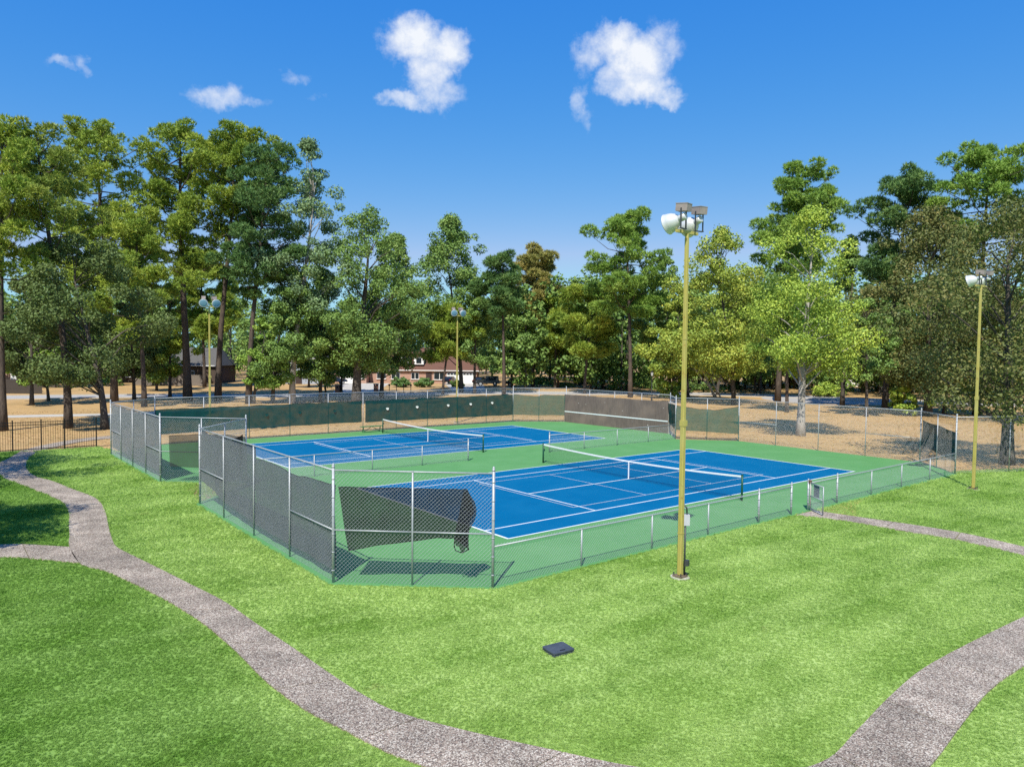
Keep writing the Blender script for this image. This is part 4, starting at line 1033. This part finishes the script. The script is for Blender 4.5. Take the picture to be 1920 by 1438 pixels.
# leaning broken limbs behind the sagging green screen
t = thing('fallen_limb', (55, 34.2, 0), 'broken pale limb leaning down behind the sagging green screen', 'branch')
for i, (a, b, r) in enumerate((((0, 0, 0), (-2.9, 2.2, 7.2), .17), ((.7, -.5, 0), (-1.6, 1.3, 5.0), .12), ((1.2, -.9, 2.0), (-2.0, 1.5, 5.6), .07), ((.3, -.2, .2), (-3.4, 2.6, 5.8), .09))):
    mid = ((a[0] + b[0]) / 2 + .3, (a[1] + b[1]) / 2 - .2, (a[2] + b[2]) / 2 - .4); MB().path([a, mid, b], [r, r * .8, r * .35], 6).build('limb', M_BARKG, t, True)


# the far wood: one mass of distant trees behind everything
def far_wood():
    g = np.random.default_rng(77); V = []; rn = []; tr = MB()
    spots = []
    for px, d0, d1, h0, h1, n in ((-.72, 104, 150, 15, 22, 20), (-.45, 118, 160, 14, 21, 16), (-.02, 175, 215, 15, 20, 16), (-.2, 178, 225, 15, 24, 34), (-.5, 150, 205, 16, 24, 30), (.02, 138, 175, 17, 23, 22), (.12, 122, 150, 16, 22, 16), (.25, 118, 165, 17, 23, 28), (.42, 110, 150, 17, 23, 20), (.55, 105, 160, 17, 23, 22), (.78, 92, 150, 16, 23, 26)):
        for i in range(n):
            d = g.uniform(d0, d1); s = px + g.uniform(-.17, .17); x = CAM[0] + d * (_f[0] + _r[0] * s); y = CAM[1] + d * (_f[1] + _r[1] * s); spots.append((x, y, g.uniform(h0, h1), d))
    for i, (x, y, h, d) in enumerate(spots):
        if -.36 < (((x - CAM[0]) * _r[0] + (y - CAM[1]) * _r[1]) / d) < -.03 and d < 172:
            continue
        v, r, _ = broad_crown(500 + i, 'oak', (0, 0), g.uniform(.7, 3.0), h, g.uniform(3.8, 6.2), .62, 1.7, 1., 1100, 1700); v = v + np.array([x, y, 0]); V.append(v); rn.append(r + g.uniform(-.2, .25)); tr.path([(x, y, -.1), (x, y, h * .6)], [.24, .1], 5, False)
    o = link('far_wood', mesh_np('far_wood', np.concatenate(V), 4, np.concatenate(rn), LM['green']), label='distant mass of woodland closing the view behind the courts', cat='woodland', kind='stuff')
    tr.build('trunks', M_BARKO, o, kind='stuff')
    # undergrowth
    V = []; rn = []
    for i in range(60):
        s = g.choice([g.uniform(.02, .75), g.uniform(-.75, -.36)], p=[.72, .28]); d = g.uniform(118, 160); x = CAM[0] + d * (_f[0] + _r[0] * s); y = CAM[1] + d * (_f[1] + _r[1] * s); h = g.uniform(.9, 2.8)
        v, r, _ = broad_crown(800 + i, 'oak', (0, 0), -.2, h, g.uniform(1.8, 3.8), .42, 1.4, 1., 350, 700); V.append(v + np.array([x, y, 0])); rn.append(r)
    link('undergrowth', mesh_np('undergrowth', np.concatenate(V), 4, np.concatenate(rn), LM['green']), label='dark shrubby undergrowth below the distant wood', cat='undergrowth', kind='stuff')


far_wood()


def shrub(x, y, R, h, pal, label, seed, zb=.05):
    t = thing('shrub', (x, y, 0), label, 'shrub'); V, rn, C = broad_crown(seed, 'oak', (0, 0), zb, h, R, .26, 3.2); link('foliage', mesh_np('foliage', V, 4, rn, LM[pal]), t)
    b = MB()
    for c in C[:8]:
        b.path([(0, 0, -.05), tuple(c)], [.03, .012], 4, False)
    b.build('stem', M_BARKO, t)


shrub(79, 31.5, 3.0, 2.4, 'lime', 'rounded yellow-green shrub across the road at the right', 301)
shrub(36.8, 86.5, 2.2, 1.8, 'dark', 'clipped dark hedge at the left front of the brick house', 302); shrub(40.2, 84.2, 2.0, 1.7, 'dark', 'clipped dark hedge at the middle front of the brick house', 303)
shrub(46.0, 82.5, 1.4, 1.3, 'green', 'small green shrub beside the brick house door', 304)
shrub(27.5, 37, 1.6, 3.0, 'lime', 'sapling shrub with lime leaves behind the practice wall', 305) if False else None
shrub(54.5, 41.5, 2.2, 5.2, 'lime', 'lime green shrub beside the black lamp post', 306)
shrub(53.5, 9.6, 2.0, 3.2, 'lime', 'leafy shrub among the trunks beyond the tall end fence', 307)

# ------------------------------------------------------------------ houses and street things
RZ = math.atan2(_r[1], _r[0])       # facades look at the courts
def brick(name, c1, c2):
    m = mat(name, c1, .9); nt = m.node_tree; N = nt.nodes.new; L = nt.links.new; tc = N('ShaderNodeTexCoord'); mp = N('ShaderNodeMapping'); mp.inputs['Rotation'].default_value = (math.pi / 2, 0, 0); L(tc.outputs['Object'], mp.inputs[0])
    b = N('ShaderNodeTexBrick'); b.inputs['Scale'].default_value = 4.2; b.inputs['Color1'].default_value = (*c1, 1); b.inputs['Color2'].default_value = (*c2, 1); b.inputs['Mortar'].default_value = (.42, .38, .34, 1); b.inputs['Mortar Size'].default_value = .012
    L(mp.outputs[0], b.inputs['Vector']); L(b.outputs['Color'], nt.nodes['Principled BSDF'].inputs['Base Color']); return m


M_BRICK = brick('pinkish_brick', (.36, .20, .15), (.44, .27, .21)); M_BRICKR = brick('red_brick', (.36, .13, .085), (.42, .18, .12))
M_ROOFB = noisy('brown_shingle', (.17, .085, .062), (.115, .065, .05), 8, .95, stretch=(1, 1, 4)); M_ROOFG = noisy('grey_shingle', (.13, .125, .12), (.08, .08, .08), 8, .95)
M_SIDE = noisy('blue_grey_siding', (.36, .40, .48), (.30, .34, .42), 2, .8, stretch=(1, 1, 8)); M_DARKW = noisy('dark_timber_siding', (.10, .075, .06), (.07, .05, .045), 4, .9)


def house(pos, w, d, h, pitch, wall, roof, label, windows=(), doors=(), garages=(), dormers=(), rz=0., chimney=None, name='house'):
    t = thing(name, (pos[0], pos[1], 0), label, 'house', RZ + rz)
    MB().box((0, d / 2, h / 2 - .05), (w, d, h + .1)).build('wall', wall, t)
    ov = .45; r = MB(); zr = h + pitch
    A = [(-w / 2 - ov, -ov, h - .05), (w / 2 + ov, -ov, h - .05), (w / 2 + ov, d + ov, h - .05), (-w / 2 - ov, d + ov, h - .05), (-w / 2 + pitch * .3, d / 2, zr), (w / 2 - pitch * .3, d / 2, zr)]
    r.v = A; r.f = [(0, 1, 5, 4), (2, 3, 4, 5), (1, 2, 5), (3, 0, 4), (3, 2, 1, 0)]; rf = r.build('roof', roof, t)
    MB().box((0, -ov - .03, h - .06), (w + 2 * ov, .05, .16)).build('fascia', M_WHITE, rf)
    if chimney is not None:
        MB().box((chimney, d / 2 + .4, zr + .2), (.9, .7, 1.6)).build('chimney', wall, rf)
    for x, z, ww, hh in windows:
        f = MB().box((x, -.04, z), (ww, .10, hh)).build('window', M_WHITE, t)
        for s in (-1, 1):
            MB().box((x + s * ww / 4, -.10, z), (ww / 2 - .10, .03, hh - .16)).build('pane', M_GLASS, f)
        MB().box((x, -.12, z - hh / 2 - .04), (ww + .16, .16, .07)).build('sill', M_WHITE, f)
    for x, ww, hh, mt in doors:
        f = MB().box((x, -.05, hh / 2), (ww, .12, hh)).build('door', mt, t); MB().box((x + ww * .38, -.14, 1.0), (.06, .06, .12)).build('handle', M_STEEL, f)
    for x, ww, hh in garages:
        f = MB().box((x, -.03, hh / 2), (ww, .08, hh)).build('garage_door', M_WHITE, t)
        for k in range(4):
            MB().box((x, -.085, hh * (k + .5) / 4), (ww - .1, .03, hh / 4 - .05)).build('panel', M_WHITE, f)
        for k in range(4):
            MB().box((x + (k - 1.5) * ww / 4.3, -.107, hh * .875), (ww / 5.4, .015, hh / 8)).build('pane', M_GLASS, f)
    for x in dormers:
        q = thing_part = MB().box((x, d * .16, h + pitch * .42), (1.9, d * .3, 1.5)).build('dormer', M_WHITE, rf)
        g2 = MB(); zz = h + pitch * .42 + .75; y0, y1 = d * .01 - .15, d * .31
        g2.v = [(x - 1.15, y0, zz), (x + 1.15, y0, zz), (x + 1.15, y1, zz), (x - 1.15, y1, zz), (x, y0, zz + .8), (x, y1, zz + .8)]; g2.f = [(0, 1, 4), (1, 2, 5, 4), (3, 0, 4, 5), (2, 3, 5), (3, 2, 1, 0)]
        g2.build('dormer_roof', roof, t); MB().box((x, d * .16 - d * .15 - .03, h + pitch * .42), (1.0, .05, 1.05)).build('pane', M_GLASS, t)
    return t


M_REDD = mat('dark_door_paint', (.05, .035, .035), .5)
house((48.3, 97.5), 21, 9, 2.6, 4.4, M_BRICK, M_ROOFB, 'brick house with brown roof, dormers and two white garage doors', windows=[(-8.2, 1.45, 1.8, 1.3), (-5.4, 1.45, 1.7, 1.3), (-1.6, 1.45, 1.5, 1.3), (3.2, 1.5, 2.2, 1.5)], doors=[(1.1, 1.1, 2.1, M_REDD)], garages=[(5.9, 2.6, 2.15), (9.0, 2.6, 2.15)], dormers=(-7.5, -3.6, -.9))
house((34.6, 105.0), 9.5, 9, 2.7, 3.0, M_BRICK, M_ROOFB, 'smaller brick house with white garage doors behind the big oak', garages=[(-3.0, 1.9, 2.2), (1.2, 3.1, 2.2)], windows=[(3.9, 1.5, 1.0, 1.2)])
house((24.0, 106), 12, 9, 4.8, 2.4, M_SIDE, M_ROOFG, 'blue-grey sided house half hidden behind the left oaks', windows=[(-3.6, 1.5, 1.4, 1.4), (.4, 1.5, 1.4, 1.4), (3.8, 3.6, 1.2, 1.2), (-3.6, 3.6, 1.2, 1.2)], doors=[(2.4, 1.1, 2.1, M_REDD)])
house((6.0, 118), 19, 9, 3.3, 3.2, M_DARKW, M_ROOFG, 'dark timber house behind the wooden fence at the left', windows=[(-6, 1.7, 1.8, 1.3), (-1.5, 1.7, 1.6, 1.3), (4.5, 1.7, 2.0, 1.3)], doors=[(1.6, 1.1, 2.1, M_WHITE)])
house((-20, 122), 14, 9, 2.8, 2.6, M_BRICK, M_ROOFB, 'low brick house at the far left behind the trees', windows=[(-4, 1.5, 1.6, 1.2), (2, 1.5, 1.6, 1.2)], doors=[(4.6, 1.1, 2.1, M_WHITE)])
house((118, 52), 15, 9, 2.8, 2.8, M_BRICK, M_ROOFG, 'brick house far right beyond the road', windows=[(-4, 1.5, 1.6, 1.2), (0, 1.5, 1.6, 1.2)], garages=[(4.6, 3, 2.2)], rz=-.3)

M_PALE = noisy('weathered_fence_boards', (.24, .205, .175), (.15, .13, .115), 3, .9, stretch=(6, 6, .5)); M_DARKF = noisy('dark_fence_boards', (.085, .07, .058), (.05, .042, .037), 3, .9, stretch=(6, 6, .5))
def board_fence(x, y, L_, h, label, mt, rz=0.):
    t = thing('wooden_fence', (x, y, 0), label, 'fence', RZ + rz)
    bm = MB().box((0, 0, h / 2), (.135, .022, h)).mesh('board', mt)
    for i in range(int(L_ / .15)):
        q = link('board', bm, t, (i * .15, 0, .015 * ((i * 37) % 5) - .03))
    for z in (.35, h - .3):
        MB().box((L_ / 2, .04, z), (L_, .04, .09)).build('rail', mt, t)


board_fence(.0, 111.5, 11.5, 1.85, 'weathered wooden fence before the dark timber house', M_PALE); board_fence(-21.5, 96, 8.0, 1.9, 'dark wooden fence at the far left among the trunks', M_DARKF)


def vehicle(x, y, ang, label, body, L_=4.6, Wd=1.82, Hh=1.46, suv=False):
    t = thing('parked_car', (x, y, .02), label, 'car', ang); hw = Wd / 2
    low = [(-.5, .42), (-.5, .78), (-.46, .92), (-.30, .98), (.22, .99), (.42, .93), (.49, .80), (.5, .45)] if not suv else [(-.5, .45), (-.5, 1.02), (-.48, 1.08), (.18, 1.10), (.44, 1.08), (.49, 1.0), (.5, .48)]
    top = [(-.40, .96), (-.30, Hh - .04), (-.10, Hh), (.05, Hh - .03), (.24, .97)] if not suv else [(-.47, 1.07), (-.45, Hh - .03), (-.05, Hh), (.06, Hh - .02), (.16, 1.08)]
    def ext(prof, wb, wt, zmid):
        m = MB(); n = len(prof)
        for s in (-1, 1):
            m.v += [(px * L_, s * (wb if z < zmid else wt), z) for px, z in prof]
        m.f = [tuple(range(n)), tuple(range(2 * n - 1, n - 1, -1))] + [(i, n + i, n + (i + 1) % n, (i + 1) % n) for i in range(n)]; return m
    b = ext(low, hw, hw * .97, .9).build('body', body, t); c = ext(top, hw * .94, hw * .80, 1.15).build('cabin', body, t)
    gl = MB(); zt, zb = Hh - .12, top[0][1] + .06
    for s in (-1, 1):
        y0, y1 = s * (hw * .945), s * (hw * .83)
        for a0, a1, b0, b1 in (((-.36, -.29, -.08, -.08)) , ((-.05, -.05, .17, .07)) ) if not suv else (((-.44, -.43, -.12, -.12)), ((-.09, -.09, .12, .05))):
            gl.quad((a0 * L_, y0, zb), (b0 * L_, y0, zb), (b1 * L_, y1 + s * .02, zt), (a1 * L_, y1 + s * .02, zt))
    gl.build('side_window', M_GLASS, c)
    MB().quad((top[-1][0] * L_ + .02, -hw * .8, zb), (top[-1][0] * L_ + .02, hw * .8, zb), (top[-2][0] * L_ + .03, hw * .7, zt), (top[-2][0] * L_ + .03, -hw * .7, zt)).build('windscreen_glass', M_GLASS, c)
    MB().quad((top[0][0] * L_ - .02, hw * .8, zb), (top[0][0] * L_ - .02, -hw * .8, zb), (top[1][0] * L_ - .03, -hw * .7, zt), (top[1][0] * L_ - .03, hw * .7, zt)).build('rear_glass', M_GLASS, c)
    r = .33 if not suv else .40
    for sx in (-.31, .31):
        for s in (-1, 1):
            w_ = MB().path([(sx * L_, s * (hw - .20), r), (sx * L_, s * (hw + .01), r)], r, 18).build('wheel', M_BLACK, t, False); MB().path([(sx * L_, s * (hw + .0), r), (sx * L_, s * (hw + .02), r)], r * .62, 12).build('rim', M_GALV, w_)
    for s in (-1, 1):
        MB().box((.495 * L_, s * hw * .72, .78), (.06, .30, .13)).build('headlight', mat('lamp_glass', (.7, .72, .75), .1), t); MB().box((-.498 * L_, s * hw * .78, .84), (.05, .2, .18)).build('tail_light', mat('red_lamp', (.3, .01, .01), .2), t)
    for xx, hgt in ((.5, .5), (-.5, .5)):
        MB().box((xx * L_, 0, hgt), (.12, Wd * .96, .17)).build('bumper', M_BLACK, t)


M_CARB = mat('black_car_paint', (.010, .011, .013), .15, 0, .6); M_CARN = mat('navy_car_paint', (.012, .022, .05), .15, 0, .6); M_CARG = mat('dark_grey_car_paint', (.035, .037, .04), .2, .3, .6)
vehicle(31.4, 101.5, RZ + .5, 'navy car parked at the blue-grey house driveway', M_CARN)
vehicle(51.6, 93.0, RZ + 1.35, 'black car parked close to the left white garage door', M_CARB)
vehicle(55.6, 88.5, RZ + 1.3, 'black car parked in the driveway right of the garage doors', M_CARB)
vehicle(53.2, 82.9, RZ + math.pi + .05, 'boxy dark off-road vehicle parked under the green tree', M_CARG, 4.3, 1.85, 1.85, True)
vehicle(57.4, 79.4, RZ + .05, 'dark car parked behind the boxy off-road vehicle', M_CARB)

for x, y, mt, lb in ((18.9, 73.2, M_BRICKR, 'red brick pillar at the left driveway entrance'), (25.3, 73.6, M_BRICKR, 'red brick pillar beside the narrow oak')):
    t = thing('brick_pillar', (x, y, 0), lb, 'pillar', RZ); MB().box((0, 0, .6), (.62, .62, 1.3)).build('shaft', mt, t); MB().box((0, 0, 1.29), (.74, .74, .09)).build('coping', M_CONC, t); MB().box((0, -.33, .95), (.26, .05, .22)).build('mailbox_door', M_STEEL, t)
for i, lb in enumerate(('leftmost mailbox in the row by the road', 'second mailbox from the left by the road', 'third mailbox from the left by the road', 'rightmost mailbox in the row by the road')):
    t = thing('mailbox', (26.6 + i * .85, 71.9 - i * .66, 0), lb, 'mailbox', RZ, 'mailboxes by the road')
    MB().box((0, 0, .5), (.09, .09, 1.1)).build('post', M_DARKW, t); q = MB(); pr = [(-.12, 0), (.12, 0), (.12, .16), (.06, .24), (-.06, .24), (-.12, .16)]
    q.v = [(x, -.25, 1.05 + z) for x, z in pr] + [(x, .25, 1.05 + z) for x, z in pr]; q.f = [tuple(range(6)), tuple(range(11, 5, -1))] + [(k, 6 + k, 6 + (k + 1) % 6, (k + 1) % 6) for k in range(6)]; q.build('box', M_BLACK, t); MB().box((.135, .0, 1.2), (.02, .04, .18)).build('flag', mat('red_flag', (.4, .02, .02), .5), t)
t = thing('street_lamp', (47.3, 38.8, 0), 'black post lamp behind the practice wall', 'street lamp')
MB().path([(0, 0, -.1), (0, 0, .5), (0, 0, .55), (0, 0, 3.3)], [.11, .10, .06, .05], 10).build('post', M_BLACK, t, True); MB().path([(0, 0, 3.3), (0, 0, 3.36), (0, 0, 3.75), (0, 0, 3.82), (0, 0, 3.98)], [.09, .13, .19, .20, .04], 8).build('lantern', mat('frosted_lantern', (.45, .47, .47), .3), t); MB().path([(0, 0, 3.8), (0, 0, 3.84), (0, 0, 4.02)], [.23, .22, .03], 8).build('lantern_cap', M_BLACK, t)
# small palm by the road
t = thing('palm', (12.9, 64.0, 0), 'small palm with drooping fronds seen over the green windscreen', 'palm')
MB().path([(0, 0, -.1), (.02, 0, 1.0), (0, .03, 1.9)], [.14, .11, .10], 8).build('trunk', M_BARKO, t)
for i in range(16):
    a = i * 2.399; el = .9 - .1 * (i % 6); q = MB(); P = []
    for k in range(6):
        s = k / 5; P.append((math.cos(a) * 1.15 * s, math.sin(a) * 1.15 * s, 1.9 + 1.1 * el * s - 1.25 * s * s))
    for k in range(5):
        w0, w1 = .13 * math.sin(math.pi * (k / 5 * .8 + .15)), .13 * math.sin(math.pi * ((k + 1) / 5 * .8 + .15)) if k < 4 else .01; sx, sy = -math.sin(a), math.cos(a)
        for s in (-1, 1):
            q.quad(P[k], (P[k][0] + s * sx * w0, P[k][1] + s * sy * w0, P[k][2] - .05), (P[k + 1][0] + s * sx * w1, P[k + 1][1] + s * sy * w1, P[k + 1][2] - .05), P[k + 1])
    me = q.mesh('frond', LM['lime']); at = me.attributes.new('rnd', 'FLOAT', 'FACE'); at.data.foreach_set('value', np.full(len(me.polygons), .35, np.float32)); link('frond', me, t)
